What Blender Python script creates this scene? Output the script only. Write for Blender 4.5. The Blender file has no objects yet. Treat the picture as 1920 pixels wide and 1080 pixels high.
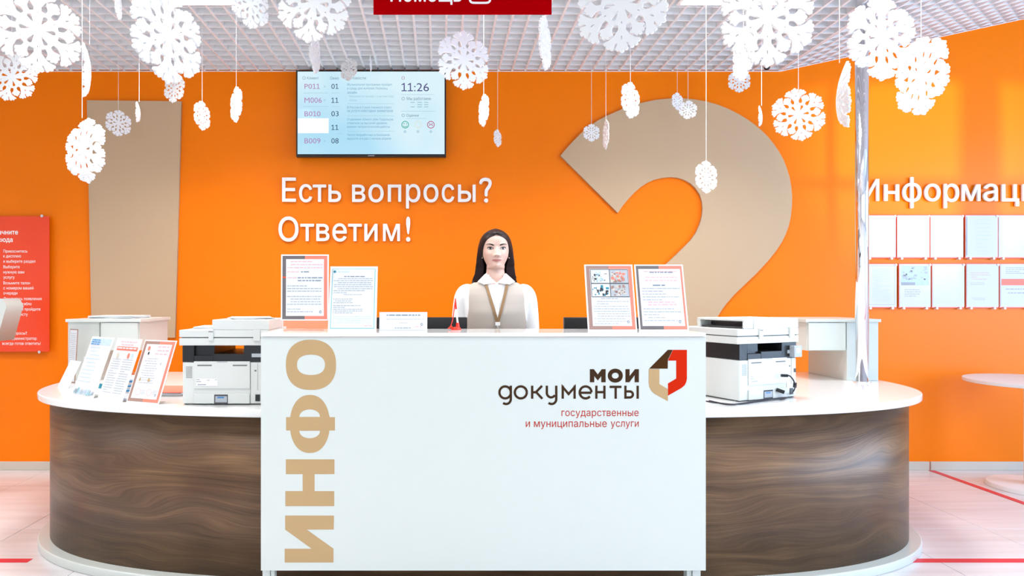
import bpy, bmesh, math, random
import numpy as np
from mathutils import Vector, Matrix, Euler
PI = math.pi
sc = bpy.context.scene
col = sc.collection

# ------------------------------------------------------------ camera
F = 1280.0; CX = 825.0; HY = 555.0; CH = 1.33           # focal length in px, vanishing point, eye height
cam_d = bpy.data.cameras.new('camera'); cam_d.sensor_width = 36; cam_d.lens = 24.0
cam_d.shift_x = (960 - CX) / 1920.0; cam_d.shift_y = (HY - 540) / 1920.0
cam_d.clip_start = 0.05; cam_d.clip_end = 100
cam = bpy.data.objects.new('camera', cam_d); col.objects.link(cam)
cam.location = (0, 0, CH); cam.rotation_euler = (PI / 2, 0, 0)
sc.camera = cam
# ------------------------------------------------------------ view, world, lights
sc.view_settings.view_transform = 'Standard'; sc.view_settings.look = 'None'
sc.view_settings.gamma = 1.0; sc.view_settings.use_curve_mapping = False
sc.view_settings.exposure = 0.10
wd = bpy.data.worlds.new('daylight'); sc.world = wd; wd.use_nodes = True
wd.node_tree.nodes['Background'].inputs[0].default_value = (0.80, 0.90, 1.0, 1)
wd.node_tree.nodes['Background'].inputs[1].default_value = 0.9
def area(name, loc, rot, sx, sy, power, color=(1, 1, 1), spread=PI):
    l = bpy.data.lights.new(name, 'AREA'); l.shape = 'RECTANGLE'; l.size = sx; l.size_y = sy
    l.energy = power; l.color = color; l.spread = spread
    o = bpy.data.objects.new(name, l); col.objects.link(o); o.location = loc; o.rotation_euler = rot
    return o
area('window_daylight', (0.6, -3.7, 1.55), (PI / 2, 0, 0), 9.0, 2.5, 42, (0.93, 0.97, 1.0))
area('side_window_daylight', (7.25, 0.9, 1.7), (PI / 2, 0, PI / 2), 4.6, 2.6, 330, (0.52, 0.72, 1.0))
for ly, pw in ((-1.6, 9), (0.4, 11), (2.1, 25)):
    for lx in (-4.6, -1.48, 1.65): area('ceiling_panel_and_fill', (lx, ly, 3.02), (0, 0, 0), 1.2, 0.6, pw, (1.0, 0.985, 0.96), 2.5)
for lx, pw in ((-4.6, 26), (-1.485, 28), (0.12, 16), (1.70, 28)): area('ceiling_panel_and_fill', (lx, 3.72 if abs(lx) > 1 else 3.6, 3.034), (0, 0, 0), .58, .56, pw, (1.0, 0.985, 0.96), 2.3)  # the middle one is an unseen fill, added to brighten the centre of the wall
for lx in (-4.6, -2.2, 0.2): area('grid_fill_light', (lx + .6, 4.1, 3.34), (0, 0, 0), 2.2, 2.0, 2.6, (0.90, 0.95, 1.0))  # unseen fill lights added over the open grid to brighten its slats
area('grid_fill_light', (4.4, 4.1, 3.66), (0, -0.212, 0), 3.2, 2.0, 4, (0.88, 0.94, 1.0))  # same added fill above the sloped part of the grid
# low sun thrown back from outside through the upper panes of a front window onto the wall
def spot(loc, target, power, size, color):
    l = bpy.data.lights.new('sun_glint', 'SPOT'); l.energy = power; l.spot_size = size; l.spot_blend = .3; l.color = color; l.shadow_soft_size = .35
    o = bpy.data.objects.new('sun_glint', l); col.objects.link(o); o.location = loc
    o.rotation_euler = (Vector(target) - Vector(loc)).to_track_quat('-Z', 'Y').to_euler(); return o
spot((4.96, -49.5, 1.59), (3.75, 5.22, 2.50), 100000, math.radians(2.0), (1.0, .86, .66))

# ------------------------------------------------------------ materials
def _n(nt, t, **kw):
    n = nt.nodes.new(t)
    for k, v in kw.items(): setattr(n, k, v)
    return n
def mat(name, c, rough=0.5, metal=0.0, spec=0.5, emit=None, es=1.0, trans=0.0, alpha=1.0, noise=0.0, nscale=8.0, coat=0.0, bump=0.0, bscale=200.0, ior=1.45):
    m = bpy.data.materials.new(name); m.use_nodes = True; nt = m.node_tree; b = nt.nodes['Principled BSDF']
    b.inputs['Base Color'].default_value = (*c, 1); b.inputs['Roughness'].default_value = rough
    b.inputs['Metallic'].default_value = metal; b.inputs['Specular IOR Level'].default_value = spec
    b.inputs['Transmission Weight'].default_value = trans; b.inputs['Alpha'].default_value = alpha
    b.inputs['Coat Weight'].default_value = coat; b.inputs['IOR'].default_value = ior
    if emit: b.inputs['Emission Color'].default_value = (*emit, 1); b.inputs['Emission Strength'].default_value = es
    tc = _n(nt, 'ShaderNodeTexCoord')
    if noise > 0:
        nz = _n(nt, 'ShaderNodeTexNoise'); nz.inputs['Scale'].default_value = nscale; nz.inputs['Detail'].default_value = 4
        nt.links.new(tc.outputs['Object'], nz.inputs['Vector'])
        mx = _n(nt, 'ShaderNodeMix', data_type='RGBA', blend_type='MULTIPLY'); mx.inputs[0].default_value = 1
        rp = _n(nt, 'ShaderNodeMapRange'); rp.inputs['To Min'].default_value = 1 - noise; rp.inputs['To Max'].default_value = 1 + noise
        nt.links.new(nz.outputs['Fac'], rp.inputs['Value'])
        mx.inputs[6].default_value = (*c, 1); nt.links.new(rp.outputs['Result'], mx.inputs[7])
        nt.links.new(mx.outputs[2], b.inputs['Base Color'])
    if bump > 0:
        nb = _n(nt, 'ShaderNodeTexNoise'); nb.inputs['Scale'].default_value = bscale
        nt.links.new(tc.outputs['Object'], nb.inputs['Vector'])
        bp = _n(nt, 'ShaderNodeBump'); bp.inputs['Strength'].default_value = bump; bp.inputs['Distance'].default_value = 0.002
        nt.links.new(nb.outputs['Fac'], bp.inputs['Height']); nt.links.new(bp.outputs['Normal'], b.inputs['Normal'])
    return m
def srgb(r, g, b):
    f = lambda v: ((v / 255 + 0.055) / 1.055) ** 2.4 if v > 10 else v / 255 / 12.92
    return (f(r), f(g), f(b))
M = {}
M['orange'] = mat('orange_paint', (0.98, 0.215, 0.001), 0.34, spec=0.22, noise=0.03, nscale=1.2, bump=0.05, bscale=90)
M['tan'] = mat('tan_panel', srgb(200, 172, 138), 0.45, noise=0.02, nscale=2)
M['white'] = mat('white_laminate', (0.635, 0.680, 0.645), 0.25, noise=0.01)
M['white_top'] = mat('white_stone_top', (0.84, 0.86, 0.86), 0.09, noise=0.01, coat=0.3)
M['white_matte'] = mat('white_matte', (0.84, 0.84, 0.84), 0.5, noise=0.01)
M['foam'] = mat('white_foam', (0.86, 0.875, 0.88), 0.7, bump=0.1, bscale=60, noise=0.01)
M['thread'] = mat('white_thread', (0.9, 0.9, 0.9), 0.6, noise=0.01)
M['letter'] = mat('white_letter', (0.95, 0.94, 0.91), 0.4, noise=0.01)
M['grid'] = mat('white_grid_metal', (0.82, 0.84, 0.86), 0.45, noise=0.01)
M['plenum'] = mat('grey_slab', (0.6, 0.62, 0.64), 0.8, noise=0.05)
M['wall_white'] = mat('white_wall', (0.8, 0.8, 0.79), 0.6, noise=0.01)
M['gold'] = mat('gold_vinyl', srgb(184, 153, 108), 0.5, noise=0.03, nscale=6)
M['brown'] = mat('brown_vinyl', srgb(62, 42, 26), 0.55, spec=0.1, noise=0.02)
M['dbrown'] = mat('dark_brown_vinyl', srgb(70, 42, 14), 0.55, spec=0.1, noise=0.02)
M['red_vinyl'] = mat('red_vinyl', srgb(198, 36, 0), 0.55, spec=0.1, noise=0.02)
M['red_text'] = mat('red_print', srgb(180, 42, 28), 0.6, spec=0.1, noise=0.02)
M['red_sign'] = mat('red_acrylic', (0.50, 0.0, 0.003), 0.12, noise=0.02, trans=0.35, ior=1.01)
M['red_board'] = mat('red_board', (0.90, 0.070, 0.018), 0.25, noise=0.02)
M['red_tape'] = mat('red_tape', (0.72, 0.035, 0.06), 0.4, noise=0.03)
M['chrome'] = mat('chrome', (0.86, 0.88, 0.92), 0.05, metal=1.0, noise=0.02)
M['steel'] = mat('steel_knob', (0.8, 0.8, 0.8), 0.25, metal=1.0, noise=0.02)
M['black'] = mat('black_plastic', (0.012, 0.014, 0.016), 0.35, noise=0.05)
M['dgrey'] = mat('dark_grey', (0.05, 0.055, 0.06), 0.5, noise=0.05)
M['cable'] = mat('black_cable', (0.012, 0.012, 0.02), 0.4, noise=0.05)
M['prn'] = mat('printer_white', (0.68, 0.71, 0.69), 0.35, noise=0.01)
M['prn_line'] = mat('printer_groove', (0.16, 0.17, 0.17), 0.6, noise=0.02)
M['lcd'] = mat('latch_blue', (0.06, 0.22, 0.5), 0.3, noise=0.02)
M['lgrey'] = mat('light_grey', (0.42, 0.46, 0.5), 0.4, noise=0.02)
M['paper'] = mat('paper', (0.72, 0.75, 0.78), 0.6, noise=0.01)
M['acryl'] = mat('acrylic_rim', (0.86, 0.87, 0.87), 0.1, noise=0.01)
M['acryl_foot'] = mat('acrylic_clear', (0.97, 0.97, 0.97), 0.03, trans=0.9, ior=1.2, noise=0.01)
M['ink'] = mat('grey_ink', (0.38, 0.42, 0.48), 0.7, noise=0.05)
M['ink_dark'] = mat('dark_ink', (0.20, 0.24, 0.31), 0.7, noise=0.05)
M['ink_pink'] = mat('pink_ink', (0.78, 0.46, 0.50), 0.7, noise=0.05)
M['salmon'] = mat('salmon_print', srgb(238, 128, 108), 0.5, noise=0.02)
M['sgrey'] = mat('grey_print', srgb(104, 98, 100), 0.5, noise=0.02)
M['taupe'] = mat('taupe_print', srgb(158, 126, 116), 0.5, noise=0.02)
M['teal'] = mat('teal_print', srgb(120, 195, 205), 0.5, noise=0.02)
M['dteal'] = mat('dark_teal_print', srgb(30, 130, 150), 0.5, noise=0.02)
M['blue'] = mat('blue_print', srgb(40, 140, 205), 0.4, noise=0.02)
M['lblue'] = mat('pale_blue_print', srgb(190, 215, 235), 0.5, noise=0.15, nscale=60)
M['skin'] = mat('skin', (0.72, 0.49, 0.41), 0.45, noise=0.03, nscale=30)
M['lips'] = mat('lips', (0.52, 0.20, 0.19), 0.35, noise=0.03)
M['shirt'] = mat('white_shirt', (0.84, 0.86, 0.87), 0.7, noise=0.02, bump=0.12, bscale=40)
M['vest'] = mat('beige_vest', (0.45, 0.405, 0.36), 0.75, noise=0.03, bump=0.10, bscale=60)
M['trousers'] = mat('dark_trousers', (0.03, 0.03, 0.035), 0.8, noise=0.05)
M['shoe'] = mat('black_shoe', (0.01, 0.01, 0.01), 0.3, noise=0.05)
M['lanyard'] = mat('brown_lanyard', srgb(138, 108, 74), 0.6, noise=0.05)
M['eye'] = mat('eye_white', (0.78, 0.76, 0.75), 0.15, noise=0.01)
M['iris'] = mat('iris_grey', (0.05, 0.038, 0.034), 0.2, noise=0.05)
M['brow'] = mat('brow_hair', (0.016, 0.010, 0.009), 0.7, noise=0.05)
M['red_plastic'] = mat('red_plastic', (0.85, 0.03, 0.01), 0.25, noise=0.02)
M['base'] = mat('baseboard_grey', srgb(205, 198, 186), 0.4, noise=0.03)
M['frame'] = mat('window_frame_white', (0.8, 0.8, 0.8), 0.4, noise=0.01)
M['panel_glow'] = mat('lamp_diffuser', (0.9, 0.9, 0.9), 0.5, emit=(1.0, 0.99, 0.97), es=1.6, noise=0.01)
M['glass'] = mat('window_glass', (1, 1, 1), 0.0, trans=1.0, ior=1.0, noise=0.001)

def hair_mat():
    m = mat('dark_hair', (0.022, 0.010, 0.010), 0.42, spec=0.3); nt = m.node_tree; b = nt.nodes['Principled BSDF']
    tc = _n(nt, 'ShaderNodeTexCoord'); mp = _n(nt, 'ShaderNodeMapping'); mp.inputs['Scale'].default_value = (160, 160, 5)
    nz = _n(nt, 'ShaderNodeTexNoise'); nz.inputs['Scale'].default_value = 1.0; nz.inputs['Detail'].default_value = 3
    nt.links.new(tc.outputs['Object'], mp.inputs['Vector']); nt.links.new(mp.outputs['Vector'], nz.inputs['Vector'])
    cr = _n(nt, 'ShaderNodeValToRGB'); cr.color_ramp.elements[0].color = (0.005, 0.003, 0.004, 1); cr.color_ramp.elements[1].color = (0.030, 0.012, 0.013, 1)
    nt.links.new(nz.outputs['Fac'], cr.inputs['Fac']); nt.links.new(cr.outputs['Color'], b.inputs['Base Color'])
    bp = _n(nt, 'ShaderNodeBump'); bp.inputs['Strength'].default_value = 0.5; bp.inputs['Distance'].default_value = 0.003
    nt.links.new(nz.outputs['Fac'], bp.inputs['Height']); nt.links.new(bp.outputs['Normal'], b.inputs['Normal'])
    return m
M['hair'] = hair_mat()
def screen_mat():
    m = mat('screen', (0.02, 0.02, 0.02), 0.04, noise=0.0); nt = m.node_tree; b = nt.nodes['Principled BSDF']
    tc = _n(nt, 'ShaderNodeTexCoord'); nz = _n(nt, 'ShaderNodeTexNoise'); nz.inputs['Scale'].default_value = 1.3
    nt.links.new(tc.outputs['Object'], nz.inputs['Vector'])
    cr = _n(nt, 'ShaderNodeValToRGB'); cr.color_ramp.elements[0].position = 0.35; cr.color_ramp.elements[0].color = (0.42, 0.74, 0.92, 1)
    cr.color_ramp.elements[1].position = 0.60; cr.color_ramp.elements[1].color = (0.70, 0.89, 0.96, 1)
    nt.links.new(nz.outputs['Fac'], cr.inputs['Fac']); nt.links.new(cr.outputs['Color'], b.inputs['Emission Color'])
    b.inputs['Emission Strength'].default_value = 0.92
    return m
M['screen'] = screen_mat()
def wood_mat():
    m = bpy.data.materials.new('walnut_laminate'); m.use_nodes = True; nt = m.node_tree; b = nt.nodes['Principled BSDF']
    L = nt.links.new
    uv = _n(nt, 'ShaderNodeUVMap'); uv.uv_map = 'UVMap'
    def mapped(sx, sy):
        mp = _n(nt, 'ShaderNodeMapping'); mp.inputs['Scale'].default_value = (sx, sy, 1); L(uv.outputs['UV'], mp.inputs['Vector']); return mp.outputs['Vector']
    def noise(vec, sc_, det, dist=0.0):
        n = _n(nt, 'ShaderNodeTexNoise'); n.inputs['Scale'].default_value = sc_; n.inputs['Detail'].default_value = det; n.inputs['Distortion'].default_value = dist; L(vec, n.inputs['Vector']); return n.outputs['Fac']
    def mad(a_, k, c=0.0):
        m_ = _n(nt, 'ShaderNodeMath', operation='MULTIPLY_ADD'); L(a_, m_.inputs[0]); m_.inputs[1].default_value = k
        if isinstance(c, float): m_.inputs[2].default_value = c
        else: L(c, m_.inputs[2])
        return m_.outputs[0]
    sep = _n(nt, 'ShaderNodeSeparateXYZ'); L(uv.outputs['UV'], sep.inputs[0])
    warp = noise(mapped(.9, 2.6), 1.6, 1.0, .4)                               # slow swirl of the grain
    vv = mad(warp, .22, sep.outputs['Y'])                                      # grain coordinate
    cmb = _n(nt, 'ShaderNodeCombineXYZ'); L(mad(sep.outputs['X'], 1.0), cmb.inputs[0]); L(mad(vv, 21.0), cmb.inputs[1])
    bandn = noise(cmb.outputs[0], 1.0, 3.0)                                    # broad streaks along the grain
    cm2 = _n(nt, 'ShaderNodeCombineXYZ'); L(mad(sep.outputs['X'], 3.5), cm2.inputs[0]); L(mad(vv, 160.0), cm2.inputs[1])
    fib = noise(cm2.outputs[0], 1.0, 3.0)                                      # fine fibres
    cloud = noise(mapped(1.1, 1.6), 1.7, 2.0)
    mixv = mad(bandn, .55, mad(cloud, .45))
    cr = _n(nt, 'ShaderNodeValToRGB'); e = cr.color_ramp.elements
    e[0].position = 0.33; e[0].color = (*srgb(72, 51, 36), 1); e[1].position = 0.68; e[1].color = (*srgb(128, 98, 68), 1); k = e.new(0.49); k.color = (*srgb(94, 69, 48), 1)
    L(mixv, cr.inputs['Fac'])
    mx2 = _n(nt, 'ShaderNodeMix', data_type='RGBA', blend_type='OVERLAY'); mx2.inputs[0].default_value = 0.6
    L(cr.outputs['Color'], mx2.inputs[6]); L(fib, mx2.inputs[7])
    L(mx2.outputs[2], b.inputs['Base Color']); b.inputs['Roughness'].default_value = 0.34; b.inputs['Specular IOR Level'].default_value = 0.36
    bp = _n(nt, 'ShaderNodeBump'); bp.inputs['Strength'].default_value = 0.45; bp.inputs['Distance'].default_value = 0.0012
    L(fib, bp.inputs['Height']); L(bp.outputs['Normal'], b.inputs['Normal'])
    return m
M['wood'] = wood_mat()
def floor_mat():
    m = bpy.data.materials.new('pale_wood_tile'); m.use_nodes = True; nt = m.node_tree; b = nt.nodes['Principled BSDF']; L = nt.links.new
    g = _n(nt, 'ShaderNodeNewGeometry'); mp = _n(nt, 'ShaderNodeMapping'); mp.inputs['Scale'].default_value = (1.2, 14, 1); L(g.outputs['Position'], mp.inputs['Vector'])
    nz = _n(nt, 'ShaderNodeTexNoise'); nz.inputs['Scale'].default_value = 1.2; nz.inputs['Detail'].default_value = 5; L(mp.outputs['Vector'], nz.inputs['Vector'])
    oi = _n(nt, 'ShaderNodeObjectInfo')
    ad = _n(nt, 'ShaderNodeMath', operation='MULTIPLY_ADD'); ad.inputs[1].default_value = 0.10; L(oi.outputs['Random'], ad.inputs[0]); L(nz.outputs['Fac'], ad.inputs[2])
    cr = _n(nt, 'ShaderNodeValToRGB'); cr.color_ramp.elements[0].position = 0.3; cr.color_ramp.elements[0].color = (*srgb(212, 208, 208), 1)
    cr.color_ramp.elements[1].position = 0.75; cr.color_ramp.elements[1].color = (*srgb(226, 225, 228), 1)
    L(ad.outputs[0], cr.inputs['Fac']); L(cr.outputs['Color'], b.inputs['Base Color']); b.inputs['Roughness'].default_value = 0.22
    return m
M['floor'] = floor_mat()
M['grout'] = mat('grout', (0.30, 0.28, 0.26), 0.8, noise=0.05)

# ------------------------------------------------------------ helpers
def W(px, py, d): return Vector(((px - CX) * d / F, d, CH - (py - HY) * d / F))
def tag(o, label=None, cat=None, group=None, kind=None):
    if label: o['label'] = label
    if cat: o['category'] = cat
    if group: o['group'] = group
    if kind: o['kind'] = kind
    return o
def empty(name, loc, label, cat, group=None, rz=0.0, rx=0.0):
    o = bpy.data.objects.new(name, None); col.objects.link(o); o.location = loc; o.empty_display_size = 0.05
    o.rotation_euler = (rx, 0, rz)
    return tag(o, label, cat, group)
def link(name, me, m=None, parent=None, loc=None):
    if m is not None and len(me.materials) == 0: me.materials.append(m)
    o = bpy.data.objects.new(name, me); col.objects.link(o)
    if parent: o.parent = parent
    if loc is not None: o.location = loc
    return o
class MB:
    def __init__(s): s.v = []; s.f = []; s.mi = []; s.cur = 0
    def add(s, vs, fs):
        n = len(s.v); s.v += [tuple(v) for v in vs]; s.f += [tuple(i + n for i in f) for f in fs]; s.mi += [s.cur] * len(fs); return s
    def box(s, x0, x1, y0, y1, z0, z1):
        return s.add([(x0, y0, z0), (x1, y0, z0), (x1, y1, z0), (x0, y1, z0), (x0, y0, z1), (x1, y0, z1), (x1, y1, z1), (x0, y1, z1)],
                     [(0, 3, 2, 1), (4, 5, 6, 7), (0, 1, 5, 4), (1, 2, 6, 5), (2, 3, 7, 6), (3, 0, 4, 7)])
    def quadxz(s, x0, x1, z0, z1, y): return s.add([(x0, y, z0), (x1, y, z0), (x1, y, z1), (x0, y, z1)], [(0, 1, 2, 3)])
    def cyl(s, c, r, h, n=24, axis='z', r2=None):
        r2 = r if r2 is None else r2; vs = []
        for k, rr in ((0, r), (h, r2)):
            for i in range(n):
                a = 2 * PI * i / n; p = (rr * math.cos(a), rr * math.sin(a), k)
                if axis == 'y': p = (p[0], p[2], -p[1])
                if axis == 'x': p = (p[2], p[0], p[1])
                vs.append((c[0] + p[0], c[1] + p[1], c[2] + p[2]))
        fs = [tuple(reversed(range(n))), tuple(range(n, 2 * n))] + [(i, (i + 1) % n, n + (i + 1) % n, n + i) for i in range(n)]
        return s.add(vs, fs)
    def tube(s, pts, rad, n=10, caps=True):
        pts = [Vector(p) for p in pts]; rads = rad if isinstance(rad, (list, tuple)) else [rad] * len(pts)
        vs = []; fs = []; up = Vector((0, 0, 1)); prev = None
        for i, p in enumerate(pts):
            t = (pts[min(i + 1, len(pts) - 1)] - pts[max(i - 1, 0)]).normalized()
            if prev is None: a = t.cross(Vector((0.3, 0.9, 0.1)) if abs(t.z) > .9 else up).normalized()
            else: a = (prev - t * prev.dot(t)).normalized()
            prev = a; b = t.cross(a)
            for k in range(n):
                an = 2 * PI * k / n; vs.append(p + (a * math.cos(an) + b * math.sin(an)) * rads[i])
        for i in range(len(pts) - 1):
            for k in range(n): fs.append((i * n + k, i * n + (k + 1) % n, (i + 1) * n + (k + 1) % n, (i + 1) * n + k))
        if caps: fs.append(tuple(reversed(range(n)))); fs.append(tuple(range((len(pts) - 1) * n, len(pts) * n)))
        return s.add(vs, fs)
    def ball(s, c, rx, ry, rz, nu=16, nv=10):
        vs = []; fs = []
        for j in range(nv + 1):
            th = PI * j / nv
            for i in range(nu):
                a = 2 * PI * i / nu; vs.append((c[0] + rx * math.sin(th) * math.cos(a), c[1] + ry * math.sin(th) * math.sin(a), c[2] + rz * math.cos(th)))
        for j in range(nv):
            for i in range(nu): fs.append((j * nu + i, (j + 1) * nu + i, (j + 1) * nu + (i + 1) % nu, j * nu + (i + 1) % nu))
        return s.add(vs, fs)
    def mesh(s, name, bevel=0.0, smooth=False, seg=2):
        me = bpy.data.meshes.new(name); me.from_pydata(s.v, [], s.f)
        for p, i in zip(me.polygons, s.mi): p.material_index = i
        bm = bmesh.new(); bm.from_mesh(me); bmesh.ops.remove_doubles(bm, verts=bm.verts, dist=1e-6)
        bmesh.ops.recalc_face_normals(bm, faces=bm.faces)
        if bevel > 0:
            es = [e for e in bm.edges if len(e.link_faces) == 2 and e.calc_face_angle(0) > 0.6]
            bmesh.ops.bevel(bm, geom=es, offset=bevel, segments=seg, affect='EDGES', profile=0.5)
        bm.to_mesh(me); bm.free()
        if smooth:
            for p in me.polygons: p.use_smooth = True
        return me
    def build(s, name, m, parent=None, bevel=0.0, smooth=False, loc=None, seg=2):
        me = s.mesh(name, bevel, smooth, seg)
        for mm in (m if isinstance(m, (list, tuple)) else [m]): me.materials.append(mm)
        return link(name, me, None, parent, loc)
def bx(name, m, parent, x0, x1, y0, y1, z0, z1, bevel=0.0): return MB().box(x0, x1, y0, y1, z0, z1).build(name, m, parent, bevel)
def curve_mesh(loops, ext=0.0, bev=0.0):
    """filled 2-D outline (even-odd) as a mesh in its own XY plane"""
    cu = bpy.data.curves.new('outline', 'CURVE'); cu.dimensions = '2D'; cu.fill_mode = 'BOTH'; cu.extrude = ext; cu.bevel_depth = bev; cu.bevel_resolution = 1
    for lp in loops:
        sp = cu.splines.new('POLY'); sp.points.add(len(lp) - 1); sp.use_cyclic_u = True
        for i, p in enumerate(lp): sp.points[i].co = (p[0], p[1], 0, 1)
    o = bpy.data.objects.new('tmp', cu); col.objects.link(o)
    me = bpy.data.meshes.new_from_object(o, depsgraph=None); bpy.data.objects.remove(o); bpy.data.curves.remove(cu)
    me.materials.clear(); return me
def upright(me, dx=0, dy=0, dz=0):
    me.transform(Matrix.Translation((dx, dy, dz)) @ Matrix.Rotation(PI / 2, 4, 'X')); return me
def flat(name, loops, m, parent, y, ext=0.001):
    """loops in (x, z); the plate stands in the plane y, facing -y"""
    me = curve_mesh(loops, ext); upright(me, 0, y, 0); return link(name, me, m, parent)
def contours(d_, gx, gy, tol):
    """zero lines of a sampled field (negative inside) as closed loops"""
    h = gx[1] - gx[0]; ins = d_ < 0; sm_ = ins[:-1, :-1].astype(int) + ins[:-1, 1:] + ins[1:, 1:] + ins[1:, :-1]
    seg = {}; P = {}
    def pt(i0, j0, i1, j1):
        a_, b_ = d_[i0, j0], d_[i1, j1]; t = a_ / (a_ - b_); return (gx[j0] + (gx[j1] - gx[j0]) * t, gy[i0] + (gy[i1] - gy[i0]) * t)
    for i, j in zip(*np.nonzero((sm_ > 0) & (sm_ < 4))):
        i = int(i); j = int(j)
        E = [((i, j), (i, j + 1)), ((i, j + 1), (i + 1, j + 1)), ((i + 1, j), (i + 1, j + 1)), ((i, j), (i + 1, j))]
        cr5 = [e for e in range(4) if ins[E[e][0]] != ins[E[e][1]]]
        prs = [(cr5[0], cr5[1])] if len(cr5) == 2 else [(0, 3), (1, 2)] if ins[i, j] else [(0, 1), (2, 3)]
        for a5, b5 in prs:
            for e in (a5, b5):
                if E[e] not in P: P[E[e]] = pt(*E[e][0], *E[e][1])
            seg.setdefault(E[a5], []).append(E[b5]); seg.setdefault(E[b5], []).append(E[a5])
    loops = []; seen = set()
    for s0_ in list(seg):
        if s0_ in seen: continue
        lp = [s0_]; seen.add(s0_); cur = s0_
        while True:
            nx = [n_ for n_ in seg[cur] if n_ not in seen]
            if not nx: break
            cur = nx[0]; seen.add(cur); lp.append(cur)
        pts_ = [P[e] for e in lp]
        if len(pts_) < 6: continue
        # keep a point when the line has turned or drifted enough since the last kept one
        out = [pts_[0]]; run = []
        for p1_ in pts_[1:]:
            run.append(p1_); a_ = out[-1]; dx, dy = p1_[0] - a_[0], p1_[1] - a_[1]; L_ = math.hypot(dx, dy) or 1e-9
            if max(abs((r_[0] - a_[0]) * dy - (r_[1] - a_[1]) * dx) / L_ for r_ in run) > tol * h:
                out.append(run[-2] if len(run) > 1 else p1_); run = [p1_]
        if len(out) > 3: loops.append(out)
    return loops
_gl = {}; _adv = {}; _tc = {}
def _outl(body):
    cu = bpy.data.curves.new('text', 'FONT'); cu.body = body; cu.resolution_u = 3; cu.fill_mode = 'NONE'
    o = bpy.data.objects.new('tmp', cu); col.objects.link(o)
    dg = bpy.context.evaluated_depsgraph_get(); me = bpy.data.meshes.new_from_object(o.evaluated_get(dg), depsgraph=dg)
    co = np.array([v.co[:2] for v in me.vertices]); ed = [tuple(e.vertices) for e in me.edges]
    bpy.data.objects.remove(o); bpy.data.curves.remove(cu); bpy.data.meshes.remove(me); return co, ed
def glyph(ch, bold):
    if ch not in _adv and ch not in '?1': _adv[ch] = _outl('Н' + ch + 'Н')[0][:, 0].max() - _outl('НН')[0][:, 0].max()
    k = (ch, bold)
    if ch in '?1' and k not in _gl:                            # drawn here with strokes
        _adv[ch] = .47; gx = np.arange(-.02, .50, .0105); gy = np.arange(-.06, .80, .0105); X, Y = np.meshgrid(gx, gy)
        hk = [(.075, .585), (.10, .64), (.15, .675), (.235, .688), (.315, .67), (.365, .62), (.375, .55), (.35, .48), (.295, .415), (.255, .355), (.245, .29), (.245, .215)]
        f = np.hypot(X - .245, Y - .048) - .058 - bold
        if ch == '1': hk = [(.08, .565), (.155, .60), (.245, .672), (.245, .042), (.08, .042), (.41, .042)]; f = np.full(X.shape, 9.0)
        for (a0, a1), (b0, b1) in zip(hk, hk[1:]):
            dx, dy = b0 - a0, b1 - a1; t = np.clip(((X - a0) * dx + (Y - a1) * dy) / (dx * dx + dy * dy), 0, 1); f = np.minimum(f, np.hypot(X - a0 - t * dx, Y - a1 - t * dy) - .042 - bold)
        me = curve_mesh(contours(f, gx, gy, .22)); _gl[k] = (np.array([v.co[:] for v in me.vertices]), [tuple(p.vertices) for p in me.polygons]); bpy.data.meshes.remove(me)
    if k not in _gl and ch != ' ':
        co, ed = _outl(ch); h = .0105; mg = .03 + bold
        gx = np.arange(co[:, 0].min() - mg, co[:, 0].max() + mg, h) + .0013; gy = np.arange(co[:, 1].min() - mg, co[:, 1].max() + mg, h) + .0017
        X, Y = np.meshgrid(gx, gy); wn = np.zeros(X.shape, int); dm_ = np.full(X.shape, 9.0)
        nb = {}
        for a_, b_ in ed: nb.setdefault(a_, []).append(b_); nb.setdefault(b_, []).append(a_)
        seen = set(); segs = []
        for s0_ in sorted(nb):                              # walk each outline; vertex order gives its sense
            if s0_ in seen: continue
            lp = [s0_]; seen.add(s0_); cur = s0_
            nxt = s0_ + 1 if (s0_ + 1) in nb[s0_] else nb[s0_][0]
            while nxt not in seen:
                seen.add(nxt); lp.append(nxt); c_ = [n_ for n_ in nb[nxt] if n_ not in seen]
                if not c_: break
                nxt = c_[0]
            segs += list(zip(lp, lp[1:] + lp[:1]))
        for a_, b_ in segs:
            (x0, y0), (x1_, y1_) = co[a_], co[b_]; dx, dy = x1_ - x0, y1_ - y0; q = dx * dx + dy * dy
            if q < 1e-12: continue
            t = np.clip(((X - x0) * dx + (Y - y0) * dy) / q, 0, 1); dm_ = np.minimum(dm_, np.hypot(X - x0 - t * dx, Y - y0 - t * dy))
            side = dx * (Y - y0) - (X - x0) * dy
            wn += ((y0 <= Y) & (y1_ > Y) & (side > 0)).astype(int) - ((y0 > Y) & (y1_ <= Y) & (side < 0)).astype(int)
        f = np.where(wn != 0, -dm_, dm_) - bold
        me = curve_mesh(contours(f, gx, gy, .22)); c3 = np.array([v.co[:] for v in me.vertices]); fs = [tuple(p.vertices) for p in me.polygons]
        bpy.data.meshes.remove(me); _gl[k] = (c3, fs)
    return _gl.get(k)
def text_data(body, bold):
    k = (body, bold)
    if k not in _tc:
        V = []; Fs = []; x = 0.0; n = 0
        for ch in body:
            gl = glyph(ch, bold)
            if gl is not None:
                c3 = gl[0].copy(); c3[:, 0] += x; V.append(c3); Fs += [tuple(i + n for i in f) for f in gl[1]]; n += len(c3)
            x += _adv[ch]
        _tc[k] = (np.concatenate(V), Fs)
    return _tc[k]
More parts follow.
